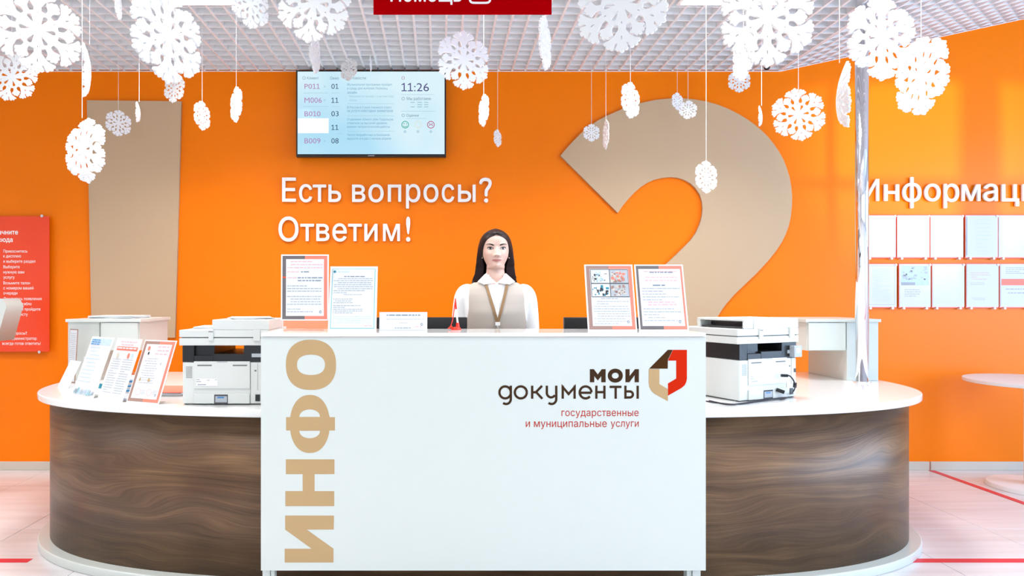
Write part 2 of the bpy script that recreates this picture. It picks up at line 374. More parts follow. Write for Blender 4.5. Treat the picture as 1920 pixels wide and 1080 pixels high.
def text(name, body, m, parent, x0, x1, z0, z1, y, ext=0.0, bold=0.0, italic=0.0):
    """lettering fitted to a box in the plane y; x1 None keeps natural width; ext gives a thickness towards -y"""
    co, fs = text_data(body, bold)
    mn = co.min(0); mx = co.max(0); sz = (z1 - z0) / (mx[1] - mn[1]); sx = sz * 0.92 if x1 is None else (x1 - x0) / (mx[0] - mn[0])
    xs = x0 + (co[:, 0] - mn[0]) * sx; zs = z0 + (co[:, 1] - mn[1]) * sz
    vs = [(a, y, b) for a, b in zip(xs, zs)]
    if ext > 0:
        n = len(vs); cnt = {}
        for f in fs:
            for i in range(len(f)):
                e = (f[i], f[(i + 1) % len(f)]); cnt[e] = 1
        vs2 = [(a, y - ext, b) for a, _, b in vs]
        side = [(a, b, b + n, a + n) for (a, b) in cnt if (b, a) not in cnt]
        fs2 = [tuple(i + n for i in f) for f in fs]
        me = bpy.data.meshes.new(name); me.from_pydata(vs + vs2, [], list(fs2) + side)
    else:
        me = bpy.data.meshes.new(name); me.from_pydata(vs, [], list(fs))
    me.update(); return link(name, me, m, parent)
def base_text(name, body, m, parent, x0, zb, cap, y, ext=0.0, bold=0.0, wx=0.92):
    """left edge, baseline and cap height; natural width times wx"""
    co, fs = text_data(body, bold); ref, _ = text_data('H', bold); s = cap / (ref[:, 1].max() - ref[:, 1].min())
    mn = co.min(0); mx = co.max(0)
    return text(name, body, m, parent, x0, x0 + (mx[0] - mn[0]) * s * wx, zb + mn[1] * s, zb + mx[1] * s, y, ext, bold)
def scribble(name, m, parent, x0, x1, z1, z0, dz, h, y, seed=0, fill=0.9):
    """rows of tiny words in the plane y"""
    r = random.Random(seed); mb = MB(); z = z1
    while z > z0:
        x = x0 + (0.1 * (x1 - x0) if r.random() < .2 else 0); end = x0 + (x1 - x0) * (fill if r.random() < .7 else r.uniform(.3, .8))
        while x < end:
            w = r.uniform(1.5, 6) * h; mb.quadxz(x, min(x + w, x1), z - h, z, y); x += w + h * 0.9
        z -= dz
    return mb.build(name, m, parent)
def superloop(cx, cz, rx, rz, n=2.0, k=48):
    o = []
    for i in range(k):
        a = 2 * PI * i / k; c, s_ = math.cos(a), math.sin(a)
        o.append((cx + rx * math.copysign(abs(c) ** (2 / n), c), cz + rz * math.copysign(abs(s_) ** (2 / n), s_)))
    return o
def ribbon(pts, w, closed=False):
    """flat stroke of half width w along pts -> one outline loop (open) or two (closed)"""
    P = [Vector((p[0], p[1])) for p in pts]; n = len(P); Lh = []; Rh = []
    for i, p in enumerate(P):
        a = P[i - 1] if (i > 0 or closed) else p; b = P[(i + 1) % n] if (i < n - 1 or closed) else p
        d1 = (p - a).normalized() if (p - a).length > 1e-9 else (b - p).normalized(); d2 = (b - p).normalized() if (b - p).length > 1e-9 else d1
        nn = Vector((-(d1 + d2).y, (d1 + d2).x)).normalized(); k = w / max(0.35, nn.dot(Vector((-d1.y, d1.x))))
        Lh.append(p + nn * k); Rh.append(p - nn * k)
    if closed: return [[tuple(v) for v in Lh], [tuple(v) for v in Rh]]
    return [[tuple(v) for v in Lh] + [tuple(v) for v in reversed(Rh)]]

WALL = 5.22; CEIL = 3.05; XB = 2.6; SL = 0.2155
def ceil_z(x): return CEIL + (SL * (x - XB) if x > XB else 0)
def st(name, mb, m, **kw): return tag(mb.build(name, m, **kw), kind='structure')

# ------------------------------------------------------------ the room
XL, XR, YB = -6.2, 7.4, -3.9
w = MB(); w.add([(XL, WALL, 0), (XR, WALL, 0), (XR, WALL, ceil_z(XR) + .4), (XB, WALL, CEIL + .4), (XL, WALL, CEIL + .4),
                 (XL, WALL + .15, 0), (XR, WALL + .15, 0), (XR, WALL + .15, ceil_z(XR) + .4), (XB, WALL + .15, CEIL + .4), (XL, WALL + .15, CEIL + .4)],
                [(0, 1, 2, 3, 4), (9, 8, 7, 6, 5), (0, 5, 6, 1), (1, 6, 7, 2), (2, 7, 8, 3), (3, 8, 9, 4), (4, 9, 5, 0)])
st('wall_back', w, M['orange'])
bs = MB()
bs.box(XL, 3.735, WALL - .014, WALL, 0.0, .066); st('baseboard_back', bs, M['base'], bevel=.003)
bs = MB(); bs.box(3.745, XR, WALL - .014, WALL, 0.0, .066); st('baseboard_back', bs, M['base'], bevel=.003)
st('wall_left', MB().box(XL - .15, XL, YB, WALL, 0, CEIL + .4), M['wall_white'])
# right wall with a long window, wall behind the viewer with a row of windows
def wall_with_holes(name, axis, pos, a0, a1, z1, holes, th=.15):
    mb = MB(); xs = sorted({a0, a1, *[h[0] for h in holes], *[h[1] for h in holes]}); zs = sorted({0, z1, *[h[2] for h in holes], *[h[3] for h in holes]})
    for i in range(len(xs) - 1):
        for j in range(len(zs) - 1):
            mx_, mz = (xs[i] + xs[i + 1]) / 2, (zs[j] + zs[j + 1]) / 2
            if any(h[0] < mx_ < h[1] and h[2] < mz < h[3] for h in holes): continue
            if axis == 'x': mb.box(pos, pos + th, xs[i], xs[i + 1], zs[j], zs[j + 1])
            else: mb.box(xs[i], xs[i + 1], pos, pos + th, zs[j], zs[j + 1])
    return st(name, mb, M['wall_white'])
hR = [(-1.4, 1.0, .3, 3.0), (1.2, 3.2, .3, 3.0)]
hF = [(-3.9, -2.1, .3, 2.8), (-1.8, 0.0, .3, 2.8), (0.3, 2.1, .3, 2.8), (2.4, 4.2, .3, 2.8), (4.35, 6.15, .3, 2.8)]
wall_with_holes('wall_right', 'x', XR, YB, WALL, ceil_z(XR) + .4, hR)
wall_with_holes('wall_front', 'y', YB - .15, XL, XR, ceil_z(XR) + .4, hF)
wi = 0
for a0, a1, z0, z1 in hF:
    wi += 1; wo = MB()
    for (p, q) in ((a0, a0 + .06), (a1 - .06, a1), ((a0 + a1) / 2 - .03, (a0 + a1) / 2 + .03)): wo.box(p, q, YB - .13, YB - .05, z0, z1)
    for zc in (z0, z1 - .06, z1 - .75): wo.box(a0 + .06, (a0 + a1) / 2 - .03, YB - .13, YB - .05, zc, zc + .06); wo.box((a0 + a1) / 2 + .03, a1 - .06, YB - .13, YB - .05, zc, zc + .06)
    st('window_%d' % wi, wo, M['frame'])
for a0, a1, z0, z1 in hR:
    wi += 1; wo = MB()
    for (p, q) in ((a0, a0 + .06), (a1 - .06, a1), ((a0 + a1) / 2 - .03, (a0 + a1) / 2 + .03)): wo.box(XR + .05, XR + .13, p, q, z0, z1)
    for zc in (z0, z1 - .06): wo.box(XR + .05, XR + .13, a0 + .06, (a0 + a1) / 2 - .03, zc, zc + .06); wo.box(XR + .05, XR + .13, (a0 + a1) / 2 + .03, a1 - .06, zc, zc + .06)
    st('window_%d' % wi, wo, M['frame'])

# floor: a slab of grout with one tile object per tile
fl = st('floor', MB().box(XL, XR, YB, WALL, -.1, -.004), M['grout'])
TP = .61; X0 = 2.50 - 15 * TP; TL_ = .9
tm = MB().box(.0015, TP - .0015, .0015, TL_ - .0015, -.004, 0).mesh('tile', bevel=.0008, seg=1); tm.materials.append(M['floor'])
for i in range(-0, 23):
    xa = X0 + i * TP
    for j in range(0, 5):
        ya = 4.80 + .9 - TL_ * (j + 1) + 0.0
        if j == 0: continue
        o = link('tile', tm, None, fl, (xa, ya, 0))
tm2 = MB().box(.0015, TP - .0015, .0015, .4185, -.004, 0).mesh('tile', bevel=.0008, seg=1); tm2.materials.append(M['floor'])
for i in range(0, 23): link('tile', tm2, None, fl, (X0 + i * TP, 4.80, 0))
rest = MB().box(XL, XR, YB, 1.199, -.004, 0).build('near_floor', M['floor'], fl)
# ceiling: slab above, open cell grid below made of single slats
st('ceiling', MB().box(XL, XB, YB, WALL, CEIL + .32, CEIL + .40), M['plenum'])
cs = MB(); x1 = XR
cs.add([(XB, YB, CEIL + .32), (x1, YB, ceil_z(x1) + .32), (x1, WALL, ceil_z(x1) + .32), (XB, WALL, CEIL + .32),
        (XB, YB, CEIL + .40), (x1, YB, ceil_z(x1) + .40), (x1, WALL, ceil_z(x1) + .40), (XB, WALL, CEIL + .40)],
       [(0, 3, 2, 1), (4, 5, 6, 7), (0, 1, 5, 4), (1, 2, 6, 5), (2, 3, 7, 6), (3, 0, 4, 7)])
st('ceiling', cs, M['plenum'])
GY0 = 2.55; GH = .045
g1 = empty('grid_ceiling', (0, 0, CEIL), None, None); tag(g1, kind='structure')
sl = MB().box(-.007, .007, GY0, WALL - .003, 0, GH).mesh('slat'); sl.materials.append(M['grid'])
NX = 68; PITCH = .102; xs0 = XB - .01 - NX * PITCH
lights_x = [(-4.9, -4.3), (-1.785, -1.185), (1.355, 1.955)]
for i in range(NX + 1): link('slat', sl, None, g1, (xs0 + i * PITCH, 0, 0))
PY = .102; ncr = int((WALL - GY0) / PY)
cr_ = MB().box(xs0, XB - .01, -.004, .004, .001, GH).mesh('cross_slat'); cr_.materials.append(M['grid'])
for j in range(ncr): link('cross_slat', cr_, None, g1, (0, WALL - .03 - j * PY, 0))
ang = math.atan(SL)
g2 = empty('grid_ceiling', (XB, 0, CEIL), None, None); tag(g2, kind='structure'); g2.rotation_euler = (0, -ang, 0)
LEN = 4.3; n2 = int(LEN / PITCH)
for i in range(n2 + 1): link('slat', sl, None, g2, (.01 + i * PITCH, 0, 0))
cr2 = MB().box(.01, .01 + n2 * PITCH, -.004, .004, .001, GH).mesh('cross_slat'); cr2.materials.append(M['grid'])
for j in range(ncr): link('cross_slat', cr2, None, g2, (0, WALL - .03 - j * PY, 0))
# closed white ceiling over the rest of the room
st('ceiling', MB().box(XL, XB, YB, GY0 - .01, CEIL, CEIL + .03), M['wall_white'])
st('ceiling', MB().box(XL, xs0 - .01, GY0 - .01, WALL, CEIL, CEIL + .03), M['wall_white'])
# edge trims along the wall
st('trim_1', MB().box(XL, XB, WALL - .012, WALL, CEIL - .006, CEIL - .0005), M['grid'])
tr = MB(); xe = 7.0
tr.add([(XB, WALL - .012, CEIL - .006), (xe, WALL - .012, ceil_z(xe) - .006), (xe, WALL, ceil_z(xe) - .006), (XB, WALL, CEIL - .006),
        (XB, WALL - .012, CEIL), (xe, WALL - .012, ceil_z(xe)), (xe, WALL, ceil_z(xe)), (XB, WALL, CEIL)],
       [(0, 3, 2, 1), (4, 5, 6, 7), (0, 1, 5, 4), (1, 2, 6, 5), (2, 3, 7, 6), (3, 0, 4, 7)])
st('trim_2', tr, M['grid'])
# ceiling lamps: the ones at the top edge of the picture
for i, (a, b) in enumerate([(-1.785, -1.185), (1.40, 2.0)]):
    t = empty('ceiling_lamp', ((a + b) / 2, 3.72, CEIL - .012), ['square white ceiling light panel at the left top edge of the photo', 'square white ceiling light panel at the right top edge of the photo'][i], 'ceiling light', 'ceiling light panels')
    bx('lamp_frame', M['grid'], t, -.31, .31, -.30, .30, .0015, .012)
    bx('diffuser', M['panel_glow'], t, -.29, .29, -.28, .28, -.002, .0015)

# red tape on the floor
r = MB().box(-4.5, -2.06, 3.405, 3.455, .0002, .0012).build('floor_tape', M['red_tape']); tag(r, 'red tape line on the floor left of the curved desk', 'floor tape', 'red floor tape lines')
r = MB().box(2.35, 5.5, 3.405, 3.455, .0002, .0012).build('floor_tape', M['red_tape']); tag(r, 'red tape line on the floor right of the desk, parallel to the wall', 'floor tape', 'red floor tape lines')
r = MB().box(3.72, 3.77, 3.46, 5.20, .0002, .0012).build('floor_tape', M['red_tape']); tag(r, 'red tape line running from the wall toward the viewer by the round table', 'floor tape', 'red floor tape lines')

# ------------------------------------------------------------ wall graphics and lettering
yW = WALL - .001
def wpt(px, py, d=WALL): v = W(px, py, d); return (v.x, v.z)
ex = [(163, 188), (340, 190), (328.5, 633), (172, 633)]
o = flat('exclamation_mark', [[wpt(*p, WALL - .02) for p in ex]], M['tan'], None, WALL - .012, .010)
tag(o, 'big tan exclamation mark bar mounted on the orange wall, left', 'wall graphic')
q = [(25, 310), (50, 280), (80, 247), (115, 212), (150, 182), (190, 155), (228, 135), (300, 103), (370, 80), (445, 64), (520, 57), (570, 58), (620, 63), (670, 72), (720, 86), (765, 104), (810, 127), (848, 150), (880, 173), (912, 200), (940, 228), (967, 262), (990, 296), (1008, 330), (1022, 366),
     (1034, 405), (1041, 445), (1045, 490), (1044, 530), (1039, 580), (1030, 620), (1017, 655), (1000, 690), (975, 728), (940, 772), (890, 826), (840, 874), (790, 922), (757, 960), (735, 990), (715, 1022), (700, 1060), (690, 1110), (690, 1150),
     (380, 1150), (380, 1050), (385, 980), (395, 930), (412, 885), (440, 840), (485, 792), (530, 750), (570, 711), (600, 680), (622, 648), (638, 612), (648, 575), (651, 540), (648, 510), (638, 480), (620, 453), (598, 432), (570, 416), (540, 407), (510, 404),
     (475, 407), (440, 415), (410, 428), (380, 447), (350, 473), (322, 503), (298, 532), (278, 562)]
qq = [wpt(1040 + x / 2.348, 160 + y / 2.348, WALL - .02) for x, y in q]
o = flat('question_mark', [qq], M['tan'], None, WALL - .012, .010)
tag(o, 'huge tan question mark shape mounted on the orange wall, right', 'wall graphic')
def letters(root, chars, offx, offy, s, m, y, ext, bold=0.0):
    k = y / F
    for ch, x0, x1, yt, yb in chars:
        a = W(offx + x0 / s, offy + yb / s, y); b = W(offx + x1 / s, offy + yt / s, y)
        text('letter', ch, m, root, a.x, b.x, a.z, b.z, y + ext, ext, bold)
lt = empty('wall_lettering', (0, 0, 0), 'white raised wall lettering in two lines below the screen', 'wall lettering')
L1 = [('Е', 120, 228, 95, 285), ('с', 253, 355, 146, 290), ('т', 360, 466, 150, 285), ('ь', 483, 582, 150, 287), ('в', 668, 772, 150, 287), ('о', 796, 915, 146, 290), ('п', 948, 1053, 150, 285),
      ('р', 1090, 1203, 146, 338), ('о', 1227, 1345, 146, 290), ('с', 1370, 1468, 146, 290), ('ы', 1497, 1636, 150, 287), ('?', 1663, 1762, 95, 292),
      ('О', 92, 248, 400, 597), ('т', 263, 370, 457, 593), ('в', 388, 490, 457, 593), ('е', 514, 626, 453, 597), ('т', 637, 744, 457, 593), ('и', 764, 867, 457, 593), ('м', 910, 1043, 457, 593), ('!', 1090, 1125, 400, 597)]
letters(lt, L1, 500, 310, 4.174, M['letter'], 5.195, .014, 0.008)
lt2 = empty('wall_lettering', (0, 0, 0), 'white raised wall lettering above the rows of document holders', 'wall lettering')
L2 = [('И', 76, 195, 22, 187), ('н', 232, 345, 62, 187), ('ф', 370, 512, 8, 241), ('о', 535, 655, 57, 190), ('р', 680, 795, 57, 241), ('м', 815, 955, 62, 187), ('а', 978, 1085, 57, 190), ('ц', 1115, 1245, 62, 226), ('и', 1268, 1385, 62, 187), ('я', 1410, 1510, 62, 187)]
letters(lt2, L2, 1600, 330, 4.0, M['letter'], 5.195, .014, 0.008)

# red information board at the left
bd = empty('information_board', (0, 0, 0), 'red information board with white text on the orange wall', 'board')
a = W(-150, 659.5, 5.18); b = W(92, 405.5, 5.18)
bx('board_panel', M['red_board'], bd, a.x, b.x, 5.18, 5.188, a.z, b.z, .001)
for (px, py) in ((79, 405), (74, 660)):
    v = W(px, py, 5.17); MB().cyl((v.x, 5.165, v.z), .011, .05, 16, 'y').build('standoff_knob', M['steel'], bd, smooth=False)
yb_ = 5.1795
def bline(s, zx, zy, cap=5.2, bold=.006, wx=.88):
    v = W(zx, zy, yb_); base_text('printed_text', s, M['letter'], bd, v.x, v.z, cap * yb_ / F, yb_, 0, bold, wx)
bline('Начните', -11, 439.5, 8.6, .022, .95); bline('отсюда', -16, 453.5, 8.6, .022, .95)
for s_, zy in (('Прикоснитесь', 316), ('к дисплею', 347), ('и выберите раздел', 380), ('Выберите', 415), ('нужную вам', 448), ('услугу', 481), ('Возьмите талон', 517), ('с номером вашей', 549), ('очереди', 581), ('Дождитесь появления', 617), ('номера на табло', 649), ('ожидания и пройдите', 683), ('к специалисту', 716)):
    bline(s_, 6.3, 380 + zy / 3.376)
for s_, zy in (('Есть вопросы?', 835), ('Наш администратор', 868), ('всегда готов ответить!', 900)): bline(s_, 4.2, 380 + zy / 3.376)
c0 = W(4.4, 617.4, yb_); c1 = W(19.8, 602.2, yb_); fr = MB()
for (p, q_, r_, s_) in ((c0.x, c1.x, c0.z, c0.z + .005), (c0.x, c1.x, c1.z - .005, c1.z), (c0.x, c0.x + .005, c0.z, c1.z), (c1.x - .005, c1.x, c0.z, c1.z)): fr.quadxz(p, q_, r_, s_, yb_)
fr.build('icon_frame', M['letter'], bd)
v = W(9.6, 613.6, yb_); base_text('icon_mark', '?', M['letter'], bd, v.x, v.z, 8 * yb_ / F, yb_, 0, .03)

# television
tv = empty('television', (0, 0, 0), 'wall mounted flat television showing a light blue queue screen', 'television')
D = 5.12; a = W(555, 294, D); b = W(836.5, 131.5, D)
bx('television_body', M['black'], tv, a.x, b.x, D, D + .05, a.z, b.z, .004)
bx('wall_bracket', M['dgrey'], tv, (a.x + b.x) / 2 - .2, (a.x + b.x) / 2 + .2, D + .05, WALL - .001, a.z + .15, b.z - .15)
s0 = W(558, 289, D); s1 = W(833.5, 134.3, D)
bx('screen', M['screen'], tv, s0.x, s1.x, D - .0015, D + .001, s0.z, s1.z)
v0 = W(690, 292.6, D); v1 = W(702, 291.2, D); MB().quadxz(v0.x, v1.x, v0.z, v1.z, D - .0006).build('maker_badge', M['lgrey'], tv)
def em(name, c): return mat(name, (0, 0, 0), .3, emit=c, es=1.0, spec=0.0)
TM = {'grey': em('screen_grey', srgb(105, 130, 150)), 'dark': em('screen_dark', srgb(62, 84, 112)), 'pur': em('screen_purple', srgb(172, 128, 176)), 'blue': em('screen_blue', srgb(112, 160, 188)),
      'green': em('screen_green', srgb(30, 165, 140)), 'pale': em('screen_pale', srgb(214, 224, 214)), 'red': em('screen_red', srgb(176, 64, 110)), 'navy': em('screen_navy', srgb(84, 82, 130)), 'wht': em('screen_white', srgb(250, 255, 250)), 'line': em('screen_line', srgb(150, 185, 200))}
yT = D - .0022
def tp(x, y): return W(545 + x / 6.17, 125 + y / 6.17, yT)
def tt(s, x0, x1, yt, yb, c, bold=0.0):
    a = tp(x0, yb); b = tp(x1, yt); text('screen_text', s, TM[c], tv, a.x, b.x, a.z, b.z, yT, 0, bold)
def tl(x0, x1, y, c='line', h=3):
    a = tp(x0, y + h); b = tp(x1, y); MB().quadxz(a.x, b.x, a.z, b.z, yT).build('screen_line', TM[c], tv)
tl(82, 440, 597, 'wht', 172)
yT -= .0003
for s_, yt in (('P011', 197), ('M006', 358), ('B010', 514), ('B009', 828)): tt(s_, 160, {'P011': 338, 'M006': 360}.get(s_, 345), yt, yt + 60, 'pur')
for s_, yt in (('01', 197), ('11', 358), ('03', 514), ('11', 672), ('08', 828)): tt(s_, 470, 555, yt, yt + 60, 'dark')
for yt in (215, 373, 845): tt('>', 383, 405, yt, yt + 30, 'line')
tt('Клиент', 190, 325, 115, 147, 'grey'); tt('Окно', 457, 555, 115, 150, 'grey'); tt('Новости', 700, 868, 115, 147, 'grey')
tt('11:26', 1282, 1600, 188, 285, 'navy'); tt('Мы работаем:', 1343, 1628, 352, 396, 'grey'); tt('Оценки', 1338, 1480, 547, 585, 'grey')
for s_, x1_, yt in (('Музыкальная программа пройдет', 1175, 192), ('в среду для жителей Люберец', 1118, 236), ('онлайн', 765, 280), ('В России в 3 раза снизился спрос', 1168, 457), ('на услуги новогодних аниматоров', 1183, 500), ('Отделения «Юного уби» Подольска', 1185, 595), ('отметили за высокий уровень', 1115, 638), ('военно патриотической работы', 1145, 680), ('Число безработных в Балашихе', 1145, 775), ('выросло в 6 раз с начала апреля', 1160, 818)):
    tt(s_, 655, x1_, yt, yt + 34, 'blue', .004)
tt('Мероприятие пройдёт с участием КДЦ', 677, 1190, 330, 360, 'line'); tt('«Союз»', 677, 765, 374, 400, 'line')
for i_, (x0, x1_, y_) in enumerate(((145, 435, 303), (470, 570, 303), (145, 435, 460), (470, 570, 460), (655, 1195, 428), (655, 1195, 568), (655, 1205, 746), (1275, 1660, 322), (1270, 1665, 514), (1340, 1575, 598), (530, 590, 775))): tl(x0, x1_, y_)
for k_, (y_, xs_) in enumerate(((405, 1385), (432, 1470), (458, 1412))):
    for (p, q_) in ((1385, 1435), (1465, 1520), (1545, 1592)):
        if p < xs_ - 30: continue
        tl(p, q_, y_ + 4, 'line', 8)
def ring(cx, cy, R, wd_, c, n=28):
    P = [tp(cx + R * math.cos(2 * PI * i / n), cy + R * math.sin(2 * PI * i / n)) for i in range(n)]; Q = [tp(cx + (R - wd_) * math.cos(2 * PI * i / n), cy + (R - wd_) * math.sin(2 * PI * i / n)) for i in range(n)]
    MB().add(P + Q, [(i, (i + 1) % n, n + (i + 1) % n, n + i) for i in range(n)]).build('screen_icon', TM[c], tv)
def face(cx, c, sgn):
    ring(cx, 672, 43, 8, c)
    for sx in (-14, 14): ring(cx + sx, 660, 6, 5.9, c, 10)
    P = []; 
    for i in range(9):
        t = -1 + i / 4; P.append((cx + 22 * t, 690 - sgn * (t * t * 14 - (8 if sgn > 0 else 8)) - (0 if sgn > 0 else 12)))
    lp = ribbon(P, 3.5)[0]; me_pts = [tp(*p) for p in lp]; n = len(lp) // 2
    MB().add(me_pts, [(i, i + 1, 2 * n - 2 - i, 2 * n - 1 - i) for i in range(n - 1)]).build('screen_icon', TM[c], tv)
face(1325, 'green', 1); face(1475, 'pale', 1); face(1622, 'red', -1)
for cx_ in (1310, 1460, 1610): tt('0', cx_, cx_ + 25, 736, 766, 'blue')
for (cx_, cy_, c_) in ((155, 131, 'grey'), (1302, 131, 'red'), (1302, 370, 'grey'), (1302, 563, 'grey')): ring(cx_, cy_, 18, 4, c_, 18)

# document holders on the wall
R1 = [(95, 315), (335, 568), (585, 822), (848, 1080), (1095, 1332)]; R2 = [(100, 322), (350, 577), (598, 830), (855, 1087), (1107, 1342)]
names1 = ['wall document holder, upper row, nearest the steel pole, faint grey form', 'wall document holder, second from the pole in the upper row, pale list', 'wall document holder, third in the upper row, with a blank white sheet', 'wall document holder, fourth in the upper row, tilted sheet with a dark left edge', 'wall document holder, upper row, at the right edge of the photo']
names2 = ['wall document holder, lower row, nearest the pole, sheet with a thin grey frame', 'wall document holder, lower row, sheet with a blue grey picture on top', 'wall document holder, lower row, third, almost blank sheet', 'wall document holder, lower row, fourth, short pink title lines', 'wall document holder, lower row, right edge, sheet with a pink band']
for row, (RR, nm, yt, yb2) in enumerate(((R1, names1, 290, 605), (R2, names2, 655, 978))):
    for ci, (xa, xb) in enumerate(RR):
        d = 5.195; a = W(1600 + (xa - 8) / 4, 330 + (yb2 + 12) / 4, d); b = W(1600 + (xb + 5) / 4, 330 + yt / 4, d)
        h = empty('document_holder', (0, 0, 0), nm[ci], 'document holder', 'document holders on the right wall')
        bx('red_backing', M['red_board'], h, a.x, b.x, d + .006, d + .009, a.z, b.z)
        a2 = W(1600 + xa / 4, 330 + yb2 / 4, d); b2 = W(1600 + xb / 4, 330 + (yt + 6) / 4, d)
        sh = bx('paper_sheet', M['paper'], h, a2.x, b2.x, d, d + .0015, a2.z, b2.z)
        bx('back_sheet', M['acryl'], h, a2.x - .004, b2.x + .004, d + .002, d + .005, a2.z - .004, b2.z)
        for kx in (xa + 28, xb - 28):
            v = W(1600 + kx / 4, 330 + (yb2 + 14) / 4, d); MB().cyl((v.x, d - .006, v.z), .0085, .03, 12, 'y').build('standoff_knob', M['acryl'], h)
        v = W(1600 + (xb - 3) / 4, 330 + (yt + 12) / 4, d); MB().cyl((v.x, d - .006, v.z), .0085, .03, 12, 'y').build('standoff_knob', M['acryl'], h)
        yy = d - .0006; w_ = b2.x - a2.x; hh = b2.z - a2.z
        def sc_(x0, x1, z1, z0, m='ink', dz=.012, hh_=.0022): scribble('printed_text', M[m], h, a2.x + w_ * x0, a2.x + w_ * x1, a2.z + hh * z1, a2.z + hh * z0, dz, hh_, yy, seed=ci + 9 * row)
        if (row, ci) == (0, 0): sc_(.2, .85, .6, .25, 'lblue')
        if (row, ci) == (0, 1): sc_(.15, .9, .9, .2, 'lblue')
        if (row, ci) == (0, 3): sc_(.3, .8, .9, .1, 'lblue', .03); MB().quadxz(a2.x, a2.x + .006, a2.z + .01, b2.z - .01, yy).build('dark_edge', M['ink'], h)
        if (row, ci) == (0, 2): MB().quadxz(a2.x + .004, a2.x + .008, a2.z + .06, b2.z - .09, yy).build('dark_edge', M['lblue'], h)
        if (row, ci) == (1, 0):
            sc_(.2, .85, .9, .1, 'lblue', .01)
            f_ = MB(); f_.quadxz(a2.x + .01, b2.x - .01, b2.z - .014, b2.z - .012, yy); f_.quadxz(a2.x + .01, b2.x - .01, a2.z + .012, a2.z + .014, yy); f_.quadxz(a2.x + .01, a2.x + .012, a2.z + .012, b2.z - .012, yy); f_.quadxz(b2.x - .012, b2.x - .01, a2.z + .012, b2.z - .012, yy); f_.build('print_frame', M['ink'], h)
        if (row, ci) == (1, 1):
            MB().quadxz(a2.x + .008, b2.x - .008, a2.z + hh * .5, b2.z - .01, yy).build('print_picture', M['lblue'], h)
            MB().quadxz(a2.x + .008, a2.x + w_ * .5, a2.z + hh * .5, a2.z + hh * .57, yy - .0003).build('print_bar', M['ink'], h); sc_(.15, .7, .4, .22, 'ink', .016, .004)
            g_ = MB(); 
            rr = random.Random(4)
            for k_ in range(26):
                px_ = rr.uniform(a2.x + .012, b2.x - .03); pz_ = rr.uniform(a2.z + hh * .6, b2.z - .03); g_.quadxz(px_, px_ + rr.uniform(.008, .03), pz_, pz_ + rr.uniform(.004, .018), yy - .0003)
            g_.build('picture_detail', M['ink'] if 0 else M['lgrey'], h)
        if (row, ci) == (1, 3): sc_(.1, .75, .8, .62, 'ink_pink', .016, .004); sc_(.1, .6, .56, .5, 'ink'); sc_(.15, .6, .2, .15, 'ink')
        if (row, ci) == (1, 4): MB().quadxz(a2.x + .004, b2.x - .004, a2.z + hh * .5, a2.z + hh * .65, yy).build('print_band', M['salmon'], h); sc_(.15, .8, .92, .75, 'ink', .014, .004); sc_(.15, .9, .42, .3, 'ink', .03, .006)

# round tables at the right
tb = empty('round_table', (4.11, 4.72, 0), 'round white pedestal table at the right edge by the wall', 'table')
MB().cyl((0, 0, .725), .40, .025, 64).build('tabletop', M['white_matte'], tb, bevel=.004)
MB().cyl((0, 0, .028), .058, .697, 32).build('pedestal', M['white_matte'], tb, smooth=False)
MB().cyl((0, 0, 0.0), .275, .028, 64, r2=.265).build('base_disc', M['white_matte'], tb, bevel=.004)
# kiosk corner at the left edge
kk = empty('ticket_kiosk', (-3.15, 4.5, 0), 'white kiosk whose corner peeks in at the left edge of the photo', 'kiosk')
d = 4.4
hd = [(-160, 560), (5, 560), (12.5, 575), (8.5, 586), (-6, 640), (-160, 640)]
me = curve_mesh([[(W(x, y, d).x + 3.15, W(x, y, d).z) for x, y in hd]], .09); upright(me, 0, -.1 + .09, 0); link('kiosk_head', me, M['white'], kk)
MB().box(-.16, .02, -.02, .1, .02, 1.08).build('kiosk_post', M['white'], kk, bevel=.01)
MB().box(-.4, -.05, -.2, .25, 0, .02).build('kiosk_base', M['white'], kk, bevel=.004)

